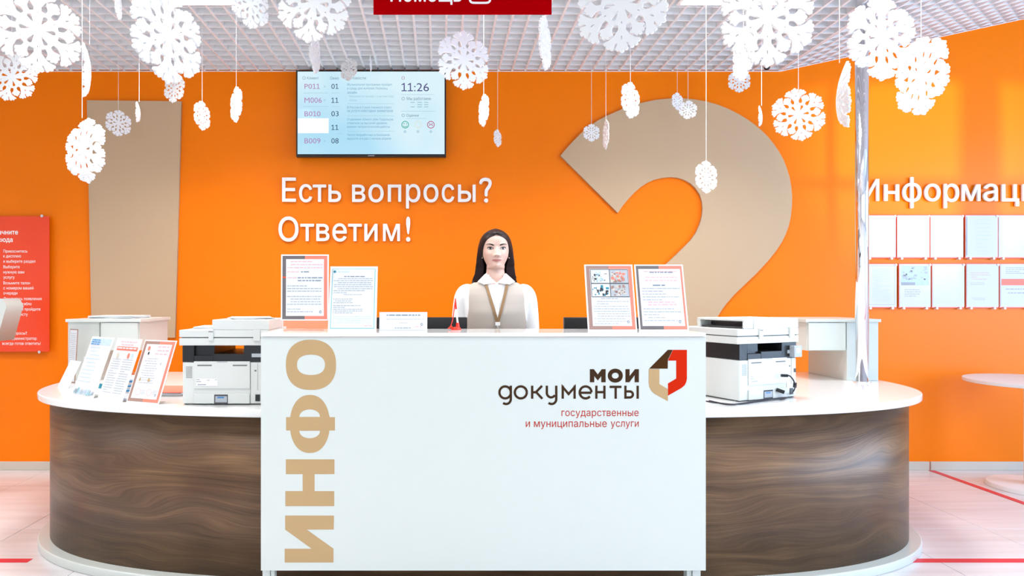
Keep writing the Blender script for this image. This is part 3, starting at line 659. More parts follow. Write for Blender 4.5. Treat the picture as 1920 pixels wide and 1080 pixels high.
# ------------------------------------------------------------ curved reception desk
DC = (0.21, 4.20); DA, DB, DN = 2.46, 1.18, 2.9
def outline(inset, n=96, yend=4.6):
    P = []; a = DA - inset; b_ = DB - inset; P.append((DC[0] - a, yend))
    for i in range(n + 1):
        t = PI * i / n; c, s_ = -math.cos(t), math.sin(t)
        P.append((DC[0] + a * math.copysign(abs(c) ** (2 / DN), c), DC[1] - b_ * abs(s_) ** (2 / DN)))
    P.append((DC[0] + a, yend)); return P
def band(name, o1, i1, z0, z1, m, parent, yend1=4.6, yend2=4.6, bevel=0, uv=False, inner=None):
    A = outline(o1, yend=yend1); B = outline(i1, yend=yend2) if inner is None else inner; n = len(A); vs = []; fs = []
    for z in (z0, z1):
        vs += [(x, y, z) for x, y in A] + [(x, y, z) for x, y in B]
    for i in range(n - 1):
        fs += [(i, i + 1, n + i + 1, n + i), (2 * n + i, 3 * n + i, 3 * n + i + 1, 2 * n + i + 1), (i, 2 * n + i, 2 * n + i + 1, i + 1), (n + i, n + i + 1, 3 * n + i + 1, 3 * n + i)]
    fs += [(0, n, 3 * n, 2 * n), (n - 1, 3 * n - 1, 4 * n - 1, 2 * n - 1)]
    me = bpy.data.meshes.new(name); me.from_pydata(vs, [], fs)
    if uv:
        arc = [0]
        for i in range(1, n): arc.append(arc[-1] + math.dist(A[i], A[i - 1]))
        ul = me.uv_layers.new(name='UVMap')
        for p in me.polygons:
            for li in p.loop_indices:
                vi = me.loops[li].vertex_index; ul.data[li].uv = (arc[vi % n], me.vertices[vi].co.z)
    bm = bmesh.new(); bm.from_mesh(me); bmesh.ops.recalc_face_normals(bm, faces=bm.faces)
    if bevel:
        es = [e for e in bm.edges if len(e.link_faces) == 2 and e.calc_face_angle(0) > 1.0]; bmesh.ops.bevel(bm, geom=es, offset=bevel, segments=3, affect='EDGES', profile=.5)
    bm.to_mesh(me); bm.free(); me.materials.append(m)
    for p in me.polygons: p.use_smooth = abs(p.normal.z) < .5 and len(p.vertices) == 4 and p.area > 1e-5
    return link(name, me, None, parent)
desk = empty('reception_desk', (0, 0, 0), 'large curved reception desk with dark walnut front and white top', 'desk')
cav = [(-1.35, 4.6)] + [(.2 - 1.55 * math.copysign(abs(math.cos(PI * i / 96)) ** .45, math.cos(PI * i / 96)), 4.2 - .58 * math.sin(PI * i / 96) ** .45) for i in range(97)] + [(1.75, 4.6)]
band('countertop', 0, .60, .785, .820, M['white_top'], desk, bevel=.006, inner=cav)
band('front_panel', .055, .080, .045, .785, M['wood'], desk, 4.55, 4.55, uv=True)
band('plinth', .002, .10, 0.0, .045, M['white'], desk, 4.58, 4.58, bevel=.006)

# raised white counter block in front
fc = empty('counter_block', (0, 0, 0), 'tall white counter block with gold lettering and a logo', 'counter')
dP = F / 440.0; yP = dP
p0 = W(489, 1070, dP); p1 = W(1323.5, 632, dP)
bx('front_board', M['white'], fc, p0.x, p1.x, yP, yP + .022, p0.z, p1.z, .001)
t0 = W(490, 631, dP); zt = CH - 69 / 440.0
bx('shelf', M['white_top'], fc, p0.x + .002, p1.x - .002, yP - .006, F / 392.0, zt - .0165, zt, .0015)
bx('side_board', M['white'], fc, p0.x + .004, p0.x + .024, yP + .023, F / 392.0 - .01, .8205, zt - .017)
bx('side_board', M['white'], fc, p1.x - .024, p1.x - .004, yP + .023, F / 392.0 - .01, .8205, zt - .017)
for (xa, xb, xc) in ((490.5, 504.5, 512.5), (1316, 1301, 1291)):
    a = W(xa, 0, dP + .01).x; b = W(xb, 0, dP + .01).x; c = W(xc, 0, dP + .01).x
    l = bx('leg', M['white'], fc, min(a, b), max(a, b), yP + .024, yP + .07, 0, p1.z - .02, .0008)
    bx('leg', M['white'], fc, min(b + (.002 if c > b else -.002), c), max(b + (.002 if c > b else -.002), c), yP + .030, yP + .07, 0, .75, .0008)
yl = yP - .0004
def pp(x, y, off, s): return (W(off[0] + x / s, off[1] + y / s, yl).x, W(off[0] + x / s, off[1] + y / s, yl).z)
O1 = (480, 600); S1 = 2.25
def P1(L_): return [pp(x, y, O1, S1) for x, y in L_]
def fl_(name, loops, m): return flat(name, loops, m, fc, yl, .0003)
fl_('letter', [P1(superloop(232, 189, 106, 106, 2.35)), P1(superloop(232, 189, 59, 43, 2.35))], M['gold'])
# the second letter: a ring cut by a bar, as outline with two openings
up = [(270, 409)] + [(226.5 + 43.5 * math.cos(t), 409 - 32 * math.sin(t) ** .9) for t in np.linspace(.05, PI - .05, 16)] + [(183, 409)]
dn = [(270, 467)] + [(226.5 + 43.5 * math.cos(t), 467 + 32 * math.sin(t) ** .9) for t in np.linspace(.05, PI - .05, 16)] + [(183, 467)]
oute = superloop(227, 438.5, 84, 122.5, 2.2, 64)
ring_ = []
right = [p for p in oute if p[0] > 227]; left = [p for p in oute if p[0] <= 227]
R_up = sorted([p for p in right if p[1] < 410], key=lambda p: p[1]); R_dn = sorted([p for p in right if p[1] > 466], key=lambda p: p[1])
L_up = sorted([p for p in left if p[1] < 410], key=lambda p: -p[1]); L_dn = sorted([p for p in left if p[1] > 466], key=lambda p: -p[1])
shape = R_up + [(311, 410), (333, 410), (333, 466), (311, 466)] + R_dn + L_dn + [(144, 466), (127, 466), (127, 410), (144, 410)] + L_up
fl_('letter', [P1(shape), P1(up), P1(dn)], M['gold'])
fl_('letter', [P1([(126, 588), (331, 588), (331, 650), (247, 650), (247, 722), (330, 722), (330, 785), (124, 785), (124, 722), (197, 722), (197, 650), (126, 650)])], M['gold'])
fl_('letter', [P1([(123, 825), (329, 825), (328, 884), (214, 884), (327, 965), (327, 1023), (121, 1023), (121, 965), (235, 965), (123, 884)])], M['gold'])
O2 = (900, 620); S2 = 4.3636
def P2(L_): return [pp(x, y, O2, S2) for x, y in L_]
fl_('letter', [P2([(899, 422), (899, 315), (932, 315), (964, 358), (996, 315), (1028, 315), (1028, 422), (992, 422), (992, 372), (964, 408), (935, 372), (935, 422)])], M['brown'])
fl_('letter', [P2(superloop(1107, 368, 61.5, 57, 2.05)), P2(superloop(1107, 368, 28, 24, 2.05))], M['brown'])
fl_('letter', [P2([(1190, 315), (1224, 315), (1224, 372), (1268, 315), (1300, 315), (1300, 422), (1265, 422), (1265, 365), (1222, 422), (1190, 422)])], M['brown'])
def stroke(paths, closed=()):
    """one letter of the word, monoline; strokes may overlap, so each is a piece of one mesh"""
    mb = MB()
    for i, p in enumerate(paths):
        lp = ribbon(p, 9.6)[0]; n = len(lp) // 2; V_ = [pp(x, y, O2, S2) for x, y in lp]; yy = yl - .0003 - .00006 * i
        mb.add([(x, yy, z) for x, z in V_], [(k, k + 1, 2 * n - 2 - k, 2 * n - 1 - k) for k in range(n - 1)])
    return mb.build('letter', M['brown'], fc)
def arc(cx, cy, rx, ry, a0, a1, n=20): return [(cx + rx * math.cos(math.radians(a0 + (a1 - a0) * i / n)), cy - ry * math.sin(math.radians(a0 + (a1 - a0) * i / n))) for i in range(n + 1)]
stroke([arc(206, 505, 47, 49, 0, 360, 36), [(252, 450), (252, 560)] + arc(214, 560, 38, 40, -5, -130, 12)])
stroke([arc(334, 505, 49, 49, 0, 360, 36)])
stroke([[(427, 450), (427, 557)], [(430, 505), (458, 503), (508, 451)], [(455, 500), (468, 512), (510, 557)]])
stroke([[(547, 450), (547, 508)] + arc(582, 508, 35, 38, 190, 330, 12), [(624, 450), (624, 560)] + arc(586, 560, 38, 40, -5, -130, 12)])
stroke([[(677, 557), (677, 462), (725, 518), (774, 462), (774, 557)], [(677, 450), (677, 475)], [(774, 450), (774, 475)]])
stroke([[(818, 508), (912, 508)], arc(864, 505, 48, 49, 0, 318, 30)])
stroke([[(952, 450), (952, 557)], [(1018, 450), (1018, 557)], [(952, 503), (1018, 503)]])
stroke([[(1060, 460), (1158, 460)], [(1110, 452), (1110, 557)]])
stroke([[(1190, 450), (1190, 557)], [(1190, 497), (1225, 497)] + arc(1225, 522, 26, 25, 80, -80, 10) + [(1190, 547)], [(1290, 450), (1290, 557)]])
fl_('emblem_fold', [P2([(1537, 157), (1577, 157), (1537, 238), (1536, 311), (1384, 311)])], M['dbrown'])
fl_('emblem_red', [P2([(1579, 157), (1693, 157), (1693, 392), (1688, 420), (1675, 446), (1650, 468), (1538, 532), (1538, 432), (1605, 392), (1605, 245), (1538, 245), (1540, 238)])], M['red_vinyl'])
fl_('emblem_tan', [P2([(1380, 314), (1468, 314), (1468, 437), (1537, 477), (1537, 577), (1425, 515), (1400, 490), (1385, 460), (1380, 425)])], M['gold'])
for s_, x0, x1_, yt, yb2 in (('государственные', 667, 1298, 654, 716), ('и муниципальные', 375, 1037, 742, 806), ('услуги', 1070, 1298, 742, 803)):
    a = pp(x0, yb2, O2, S2); b = pp(x1_, yt, O2, S2); text('tagline', s_, M['red_text'], fc, a[0], b[0], a[1], b[1], yl - .0002)

# ------------------------------------------------------------ cupboards at both desk ends
def cupboard(x_out, sgn, label):
    t = empty('desk_cupboard', (x_out, 4.12, .8205), label, 'cupboard', 'white cupboards on the desk ends')
    X_ = lambda a, b: (min(a * sgn, b * sgn), max(a * sgn, b * sgn))
    a, b = X_(0, .19); bx('pedestal', M['white'], t, a, b, 0, .43, 0, .352, .001)
    a, b = X_(.192, .43); bx('hanging_box', M['white'], t, a, b, .005, .43, .180, .352, .001)
    a, b = X_(.205, .425); bx('door', M['white'], t, a, b, -.012, .004, .184, .348, .001)
    a, b = X_(-.008, .445); bx('cupboard_top', M['white'], t, a, b, -.015, .44, .3525, .370, .001)
    return t
cl = cupboard(-2.245, 1, 'white cupboard on the left end of the desk behind the leaflet stands')
cr3 = cupboard(2.645, -1, 'white cupboard on the right end of the desk behind the steel pole')
# papers on the left cupboard
def paper_stack(label, loc, rz, n, w_=.21, h_=.297, group='paper stacks', t_=.004, cols=None):
    t = empty('paper_stack', loc, label, 'papers', None, rz); r = random.Random(int(abs(loc[0]) * 1000))
    for i in range(n):
        z = i * t_; q_ = bx('paper_sheet', (cols[i % len(cols)] if cols else M['paper']), t, -w_ / 2, w_ / 2, -h_ / 2, h_ / 2, z + .0004, z + t_ - .0003); q_.rotation_euler.z = r.uniform(-.22, .22)
    return t
paper_stack('loose white papers lying on top of the left cupboard', (-2.03, 4.33, 1.1912), 1.4, 4)

# steel pole
pl = empty('steel_pole', (2.50, 4.045, .8205), 'shiny chrome pole from the desk top to the ceiling', 'pole')
MB().cyl((0, 0, .006), .036, CEIL - .8205 - .01, 48).build('pole_tube', M['chrome'], pl, smooth=False)
for p in pl.children[0].data.polygons: p.use_smooth = len(p.vertices) == 4
MB().cyl((0, 0, 0), .048, .006, 48).build('pole_flange', M['chrome'], pl)

# ------------------------------------------------------------ printers
def printer(loc, rz, label, adf0):
    t = empty('printer', loc, label, 'printer', 'office printers on the desk', rz)
    m = M['prn']
    bd_ = MB().box(.015, .405, 0, .36, .004, .20).build('body', m, t, bevel=.006, seg=3)
    g_ = M['prn_line']
    L_ = lambda x: (x - 82) / 5.14 / 400.0                      # zoomed picture px -> metres across the back
    Z_ = lambda y: (980 - y) / 5.14 / 400.0
    def patch(name, x0, x1, y0, y1, mm, d=.001): return bx(name, mm, t, L_(x0), L_(x1), -d, .0, max(Z_(y1), .004), Z_(y0))
    dr = bx('rear_door', m, t, L_(226), L_(766), -.006, .001, Z_(823), Z_(562), .0015)
    for (x0, x1_) in ((262, 400), (602, 740)): bx('door_slot', g_, dr, L_(x0), L_(x1_), -.0068, -.006, Z_(606), Z_(594))
    bx('door_grip', M['lgrey'], dr, L_(450), L_(552), -.0068, -.006, Z_(572), Z_(563))
    tr_ = bx('tray', m, t, L_(226), L_(762), -.008, .0, .006, Z_(870), .0015)
    bx('tray_latch', M['dgrey'], tr_, L_(425), L_(556), -.0088, -.008, Z_(972), Z_(880))
    bx('latch_plate', M['lgrey'], tr_, L_(436), L_(548), -.0094, -.0088, Z_(955), Z_(895)); bx('latch_tab', M['lcd'], tr_, L_(455), L_(520), -.0100, -.0094, Z_(915), Z_(900))
    v = MB()
    for k in range(11): zz = Z_(614 + k * 10.5); v.box(L_(147), L_(208), -.0008, .0, zz - .0012, zz + .0004)
    v.build('vent_slots', g_, t)
    patch('rating_label', 250, 455, 727, 800, M['white_matte'], .0066); lb = MB()
    for (x0, x1_, y_, h) in ((265, 345, 780, 9), (252, 285, 733, 8), (252, 298, 752, 8), (355, 380, 740, 6), (430, 452, 735, 5), (252, 452, 799, 2)): lb.box(L_(x0), L_(x1_), -.0072, -.0066, Z_(y_ + h), Z_(y_))
    lb.build('label_print', M['ink'], t)
    patch('side_seam', 768, 771, 560, 975, g_); patch('side_seam', 838, 840, 560, 840, g_); patch('lock_hole', 808, 826, 645, 660, g_)
    patch('power_socket', 818, 862, 882, 945, M['black'], .004)
    if adf0 < .1:
        patch('port_block', 878, 905, 680, 720, M['dgrey'], .002)
    # dark waist with the paper outlet, built around an opening
    z0, z1 = .2005, .277
    w_ = MB(); w_.box(.015, L_(225), 0, .35, z0, z1); w_.box(L_(225), L_(410), .02, .35, z0, z1); w_.box(L_(705), .405, .0, .35, z0, z1); w_.box(L_(410), L_(705), .0, .35, z0, Z_(492))
    w_.box(L_(225), L_(410), .0, .02, z0, Z_(510))
    w_.build('dark_waist', M['black'], t, bevel=.0015, seg=1)
    patch('waist_clip', 782, 880, 487, 522, M['lgrey'], .003)
    sb_ = MB().box(0, .42, -.002, .372, .2775, .312).build('scanner_bed', m, t, bevel=.003)
    bx('scanner_recess', g_, t, .01, .41, .004, .36, .312, .3165)
    MB().box(0, .42, -.002, .372, .3165, .350).build('scanner_lid', m, t, bevel=.003)
    for (x0, x1_) in ((370, 416), (800, 866)): bx('hinge', m, t, L_(x0), L_(x1_), -.010, -.002, .300, .352, .001)
    bx('hinge_mark', g_, t, L_(372), L_(414), -.0108, -.010, .3405, .3445)
    ad = MB(); ad.box(adf0 + .006 if adf0 < .1 else adf0, .42, .0, .30, .3505, .398) if adf0 > .1 else (ad.box(.11, .42, .0, .30, .3505, .398), ad.box(adf0, .11, .0, .30, .388, .398), ad.box(adf0, .11, .0, .01, .3505, .388), ad.box(adf0, .11, .28, .30, .3505, .388))
    ad.build('paper_feeder', m, t, bevel=.002, seg=1)
    if adf0 < .1:
        bx('feeder_tray', M['dgrey'], t, adf0 + .01, .109, .012, .278, .352, .360); bx('feeder_roller', M['black'], t, .10, .109, .03, .26, .362, .380)
        pn = bx('control_panel', M['lgrey'], t, .355, .41, -.03, .0, .205, .262, .003); bx('panel_display', M['paper'], t, .366, .395, -.0312, -.03, .226, .252)
    for (x_, y_) in ((.03, .02), (.39, .02), (.03, .34), (.39, .34)): MB().cyl((x_, y_, 0), .012, .004, 12).build('foot', M['dgrey'], t)
    return t
p_l = printer((-1.2225, 3.2, .8205), 0, 'white and black office printer seen from behind, left of the counter block', .1545)
p_r = printer((1.425, 3.275, .8205), math.radians(24), 'white and black office printer with a cable, right of the counter block', .045)
# right printer cable
cb = MB()
pts = [W(1470, 704, 3.36), W(1480, 704.5, 3.34), W(1487, 712, 3.34), W(1490.5, 722, 3.32), W(1488, 733, 3.28)]
pts += [Vector((*W(x, y, 3.2).xy, .8265)) * 1 for x, y in ()]
for (x, y) in ((1478, 741), (1462, 747.5), (1440, 750), (1415, 754), (1385, 758), (1350, 756), (1322, 752)):
    dd = (CH - .8265) * F / (y - HY); pts.append(W(x, y, dd))
# smooth
def cat(P, k=6):
    out = []
    for i in range(len(P) - 1):
        a = P[max(i - 1, 0)]; b = P[i]; c = P[i + 1]; d_ = P[min(i + 2, len(P) - 1)]
        for j in range(k):
            t = j / k; out.append(.5 * ((2 * b) + (c - a) * t + (2 * a - 5 * b + 4 * c - d_) * t * t + (3 * b - a - 3 * c + d_) * t ** 3))
    out.append(P[-1]); return out
cbl = empty('printer_cable', pts[-1], 'black cable curling from the right printer along the desk top', 'cable')
off = -Vector(pts[-1])
MB().tube([p + off for p in cat(pts)], .0035, 8).build('cord', M['cable'], cbl, smooth=True)
MB().tube([pts[0] + off + Vector((-.014, .0, 0)), pts[0] + off + Vector((.018, 0, -.001))], .0075, 10).build('plug', M['black'], cbl)
pk = pts[3] + off; MB().tube([pk + Vector((0.001, 0, .012)), pk + Vector((-.001, 0, -.012))], .0085, 10).build('ferrite_bead', M['black'], cbl)
pw = MB(); q_ = [W(1462, 733, 3.36)]
for (x, y) in ((1474, 741), (1466, 745.5), (1430, 749), (1395, 754.5), (1365, 757), (1330, 750)): dd = (CH - .8275) * F / (y + 1.5 - HY); q_.append(W(x, y + 1.5, dd))
c2 = empty('power_cord', q_[-1], 'black power cord lying behind the thinner cable at the right printer', 'cable')
MB().tube([p - Vector(q_[-1]) for p in cat(q_)], .0042, 8).build('cord', M['cable'], c2, smooth=True)
MB().tube([q_[0] - Vector(q_[-1]) + Vector((-.012, .01, .006)), q_[0] - Vector(q_[-1]) + Vector((.02, -.006, -.006))], .009, 10).build('plug', M['black'], c2)
paper_stack('loose papers on the scanner lid of the left printer', (-1.145, 3.42, .8205 + .3508), .15, 3, .12, .2, t_=.003)
paper_stack('papers on the paper feeder of the left printer', (-.93, 3.36, .8205 + .399), .3, 3, .19, .2, t_=.0025)

# ------------------------------------------------------------ signs and stands
def stand(name, label, cat_, bl, br, tilt, H_, style, foot=.0, thick=.003, gp=None):
    """bl, br: bottom corners (x, y); z; leaning back by tilt"""
    x0, y0, z0 = bl; x1_, y1_, _ = br; w_ = math.dist((x0, y0), (x1_, y1_)); rz = math.atan2(y1_ - y0, x1_ - x0)
    t = empty(name, (x0, y0, z0), label, cat_, gp, rz)
    def P_(o): o.rotation_euler.x = -tilt; return o                      # children lean back together
    zf = foot
    def q(nm, m, a, b, c, d, dep): o = MB().quadxz(w_ * a, w_ * b, zf + (H_ - zf) * c, zf + (H_ - zf) * d, -dep).build(nm, m, t); return P_(o)
    P_(bx('acrylic_panel', M['acryl'], t, 0, w_, 0, thick, zf, H_, .0005))
    if foot > 0: P_(bx('clear_foot_panel', M['acryl_foot'], t, .004, w_ - .004, 0, thick, 0.001, foot))
    else: pass
    ft = bx('support', M['acryl_foot'] if style not in ('tent',) else M['paper'], t, w_ * .1, w_ * .9, thick + .002, thick + .062, 0.0005, .0035)
    e = .0006
    def tx(m, a, b, c, d, dz, h, seed, fill=.95): return P_(scribble('printed_text', M[m], t, w_ * a, w_ * b, zf + (H_ - zf) * c, zf + (H_ - zf) * d, dz, h, -e * 4, seed, fill))
    if style in ('grey', 'grey2', 'taupe', 'photo'):
        g_ = {'grey': 'sgrey', 'grey2': 'sgrey', 'taupe': 'taupe', 'photo': 'taupe'}[style]
        q('print_dark_half', M[g_], .03, .5, .02, .98, e); q('print_salmon_half', M['salmon'], .5, .97, .02, .98, e)
        q('paper_sheet', M['paper'], .105 if style != 'grey2' else .075, .90 if style != 'grey2' else .93, .07, .93, e * 2)
        if style == 'grey':
            tx('ink_pink', .13, .87, .90, .80, .014, .0042, 1); tx('ink_dark', .42, .85, .745, .70, .0135, .0045, 2); tx('ink_pink', .13, .38, .745, .70, .0135, .004, 3)
            tx('ink_dark', .35, .87, .655, .60, .0128, .0045, 4); tx('ink_pink', .13, .33, .655, .645, .01, .004, 5); tx('ink', .13, .85, .53, .43, .0118, .0036, 6); tx('ink', .13, .85, .37, .22, .0118, .0034, 7); tx('ink', .13, .7, .18, .14, .012, .0034, 8)
            q('red_stripe', M['red_board'], .03, .10, .645, .665, e * 2)
        if style == 'grey2':
            tx('ink_pink', .18, .85, .90, .88, .02, .004, 11); tx('ink_dark', .3, .8, .885, .86, .02, .0045, 12); tx('ink_pink', .2, .85, .81, .73, .015, .0045, 13); tx('ink_dark', .3, .75, .69, .68, .02, .006, 14); tx('ink', .12, .9, .64, .46, .0135, .0038, 15); tx('ink_pink', .22, .8, .435, .37, .0118, .0058, 16); tx('ink', .12, .9, .33, .12, .0135, .0036, 17)
        if style == 'photo':
            q('photo_backing', M['dgrey'], .115, .895, .50, .925, e * 3)
            for k_, (a_, b_, c_, d_) in enumerate(((.125, .50, .715, .915), (.515, .885, .715, .915), (.125, .50, .51, .70), (.515, .885, .51, .70))):
                q('photo_print', M['lgrey'] if k_ % 2 else M['paper'], a_, b_, c_, d_, e * 4); rr = random.Random(20 + k_); ms = ['dgrey', 'lgrey', 'paper', 'taupe', 'lblue', 'base', 'dteal', 'salmon']
                for j_ in range(3):
                    mb = MB(); mm = M[ms[(k_ * 3 + j_ * 2) % 8]]
                    for i_ in range(12):
                        xx = rr.uniform(a_, b_ - .07); zz = rr.uniform(c_, d_ - .05); mb.quadxz(w_ * xx, w_ * (xx + rr.uniform(.015, .07)), zf + (H_ - zf) * zz, zf + (H_ - zf) * (zz + rr.uniform(.015, .045)), -e * (4.5 + j_ * .3))
                    P_(mb.build('photo_detail', mm, t))
            tx('ink', .3, .65, .485, .48, .02, .004, 20); tx('ink', .14, .88, .44, .10, .0115, .003, 21)
        if style == 'taupe':
            tx('ink_pink', .45, .85, .90, .76, .018, .006, 31); tx('ink', .2, .85, .70, .30, .012, .003, 32, .6)
            for (cx_, cz_, mm, rr_) in ((.22, .86, 'salmon', .012), (.25, .78, 'dgrey', .008), (.22, .36, 'gold', .008), (.5, .36, 'gold', .010), (.72, .62, 'lgrey', .007)): P_(flat('print_icon', [superloop(w_ * cx_, H_ * cz_, rr_ * .7, rr_, 2, 14)], M[mm], t, -e * 4, .0001))
            for cx_ in (.28, .62):
                P_(flat('print_icon', [superloop(w_ * cx_, H_ * .17, .017, .017, 2, 24), superloop(w_ * cx_, H_ * .17, .0145, .0145, 2, 24)], M['ink_pink'], t, -e * 4, .0001))
            tx('ink', .38, .5, .2, .13, .008, .0025, 33); tx('ink', .73, .87, .2, .13, .008, .0025, 34)
        P_(flat('print_emblem', [superloop(w_ * .83, zf + (H_ - zf) * .13, .0055, .0065, 2, 12), superloop(w_ * .83, zf + (H_ - zf) * .13, .0032, .004, 2, 12)], M['ink_dark'], t, -e * 4, .0001))
    if style == 'teal':
        q('print_frame', M['teal'], .045, .955, .03, .965, e); q('paper_sheet', M['paper'], .06, .94, .041, .955, e * 2)
        P_(flat('print_emblem', [superloop(w_ * .10, H_ * .915, .006, .006, 2, 12)], M['dteal'], t, -e * 4, .0001)); tx('lblue', .16, .4, .925, .92, .02, .006, 41)
        tx('ink_dark', .3, .75, .845, .84, .02, .004, 42); tx('ink', .09, .92, .81, .57, .0095, .0032, 43); tx('ink', .3, .7, .56, .55, .01, .003, 44); tx('ink', .09, .5, .49, .42, .0085, .0032, 45); tx('ink', .09, .7, .39, .26, .0085, .0032, 46); tx('lblue', .09, .9, .22, .10, .0095, .003, 47); tx('ink_pink', .75, .92, .08, .07, .01, .004, 48)
    if style == 'flyer_blue':
        q('paper_sheet', M['paper'], .03, .97, .02, .98, e); q('print_header', M['lblue'], .05, .95, .86, .97, e * 2); tx('blue', .08, .5, .95, .88, .011, .005, 51); tx('lblue', .08, .9, .82, .2, .02, .004, 52, .6)
        rr = random.Random(5)
        for mm in ('lblue', 'teal', 'lblue', 'lgrey'):
            mb = MB()
            for i_ in range(9): xx = rr.uniform(.05, .9); zz = rr.uniform(.02, .05); mb.quadxz(w_ * xx, w_ * (xx + rr.uniform(.02, .06)), H_ * zz, H_ * (zz + rr.uniform(.02, .09)), -e * 3.4)
            P_(mb.build('print_skyline', M[mm], t))
    if style == 'flyer_red':
        q('paper_sheet', M['paper'], .03, .97, .02, .98, e); q('print_band', M['salmon'], .12, .95, .80, .865, e * 2); tx('paper', .16, .9, .85, .83, .02, .007, 61); tx('ink_pink', .2, .85, .95, .88, .015, .005, 62); tx('ink', .1, .45, .66, .1, .012, .003, 63); tx('ink', .52, .92, .66, .1, .012, .003, 64)
        q('print_logo', M['dteal'], -.10, .02, .16, .24, e * 2)
        for (cx_, mm) in ((.25, 'base'), (.68, 'salmon'), (.82, 'lblue')): P_(flat('print_icon', [superloop(w_ * cx_, H_ * .72, .010, .014, 2, 14)], M[mm], t, -e * 4, .0001))
    if style == 'tent':
        q('paper_sheet', M['paper'], .0, 1.0, .0, 1.0, e); tx('ink_dark', .15, .86, .86, .80, .02, .0045, 71); tx('ink', .06, .97, .62, .55, .01, .002, 72); tx('ink', .42, .6, .42, .40, .01, .002, 73); tx('ink', .32, .66, .16, .10, .01, .004, 74)
        P_(flat('print_emblem', [superloop(w_ * .885, H_ * .33, .0055, .0065, 2, 12), superloop(w_ * .885, H_ * .33, .0032, .004, 2, 12)], M['ink_dark'], t, -e * 4, .0001)); tx('ink_pink', .72, .88, .22, .2, .01, .003, 75)
    return t
zs = zt + .0004
def S_(px, d): return ((px - CX) * d / F, d, zs)
stand('sign_stand', 'tall acrylic sign stand with grey and salmon border, leftmost on the counter', 'sign', S_(526.5, 3.095), S_(616, 3.095), .02, .345, 'grey', foot=.045, gp='signs on the counter')
stand('sign_stand', 'acrylic sign with thin teal frame on the counter beside the taller sign', 'sign', S_(614.5, 3.07), S_(705.5, 3.07), .25, .302, 'teal', gp='signs on the counter')
stand('name_card', 'low white card standing on the counter right of the teal framed sign', 'sign', S_(711, 3.10), S_(801, 3.10), .15, .084, 'tent')
stand('sign_stand', 'acrylic sign with four small photos on the counter right of the woman', 'sign', S_(1102.5, 3.065), S_(1195, 3.065), .262, .312, 'photo', gp='signs on the counter')
stand('sign_stand', 'rightmost counter sign with salmon border and text only', 'sign', S_(1198.5, 3.065), S_(1292, 3.065), .262, .312, 'grey2', gp='signs on the counter')
zd = .8206
stand('sign_stand', 'leaning acrylic sign with taupe and salmon border on the left desk', 'sign', (-1.508, 3.28, zd), (-1.32, 3.20, zd), .38, .315, 'taupe', gp='signs on the left desk')
stand('leaflet_stand', 'acrylic leaflet stand with a salmon title band on the left desk', 'leaflet stand', (-1.70, 3.386, zd), (-1.524, 3.270, zd), .35, .315, 'flyer_red', gp='signs on the left desk')
stand('leaflet_stand', 'acrylic leaflet stand with pale blue header, leftmost on the left desk', 'leaflet stand', (-1.905, 3.53, zd), (-1.728, 3.40, zd), .35, .315, 'flyer_blue', gp='signs on the left desk')
# narrow framed notice in front of the left cupboard
nt_ = empty('notice_frame', (-2.175, 4.02, zd), 'narrow framed white notice leaning on the left cupboard', 'notice', None, math.radians(-35))
for o in (bx('frame_board', M['taupe'], nt_, -.045, .045, 0, .004, 0.0, .315), bx('paper_sheet', M['paper'], nt_, -.04, .04, -.001, -.0002, .006, .309), scribble('printed_text', M['ink'], nt_, -.032, .032, .29, .04, .011, .003, -.0015, 81)): o.rotation_euler.x = -.06
lf = empty('white_leaflet', (-2.10, 3.80, zd), 'blank white folded leaflet standing at the far left of the desk', 'leaflet', None, math.radians(-40))
for o in (bx('front_leaf', M['paper'], lf, -.07, .07, 0, .0015, 0, .16),): o.rotation_euler.x = -.45
for o in (bx('rear_leaf', M['paper'], lf, -.07, .07, .14, .1415, 0.0, .16),): o.rotation_euler.x = .0
lf.children[1].rotation_euler.x = 0
# brochures and documents on the left desk
def brochures(label, loc, rz, n, w_, h_, mats, t_=.005, g=None):
    t = empty('brochure_stack', loc, label, 'brochures', None, rz); r = random.Random(n)
    for i in range(n):
        o = bx('brochure', mats[i % len(mats)], t, -w_ / 2, w_ / 2, -h_ / 2, h_ / 2, i * t_ + .0003, (i + 1) * t_ - .0002); o.rotation_euler.z = r.uniform(-.08, .08)
    return t
brochures('stack of blue and white brochures between the leaflet stands', (-1.66, 3.68, zd), .3, 9, .15, .21, [M['paper'], M['blue'], M['lblue']], .008)
brochures('pile of grey blue booklets beside the left printer', (-1.42, 3.60, zd), .05, 4, .21, .26, [M['lgrey'], M['paper'], M['lblue'], M['salmon']], .005)

# red pen set on the counter
ps = empty('pen_stand', (*W(855, 0, 3.17).xy, zs), 'red desk pen stand with a white and red pen and coiled cord', 'pen')
MB().cyl((0, 0, 0), .026, .012, 28, r2=.018).build('pen_base', M['red_plastic'], ps, bevel=.002)
MB().cyl((.008, 0, .012), .009, .02, 16, r2=.007).build('pen_socket', M['red_plastic'], ps)
MB().tube([(.008, 0, .03), (.000, .004, .095)], .0045, 10).build('pen_barrel', M['white_matte'], ps)
MB().tube([(.000, .004, .095), (-.003, .006, .145)], [.0048, .003], 10).build('pen_cap', M['red_plastic'], ps)
MB().tube(cat([Vector(p) for p in ((-.003, .004, .14), (-.008, 0, .10), (-.013, 0, .06), (-.02, -.003, .03), (-.026, -.004, .012), (-.014, -.002, .008))], 5), .0022, 8).build('pen_cord', M['red_plastic'], ps, smooth=True)
cc = []
for i in range(90):
    t_ = i / 89; a_ = t_ * 22 * PI; cc.append((-.034 + .012 * t_ + .004 * math.cos(a_), -.014 + .004 * math.sin(a_), .0045 + .004 * math.sin(a_ * .5 + 1) ** 2 + .01 * t_))
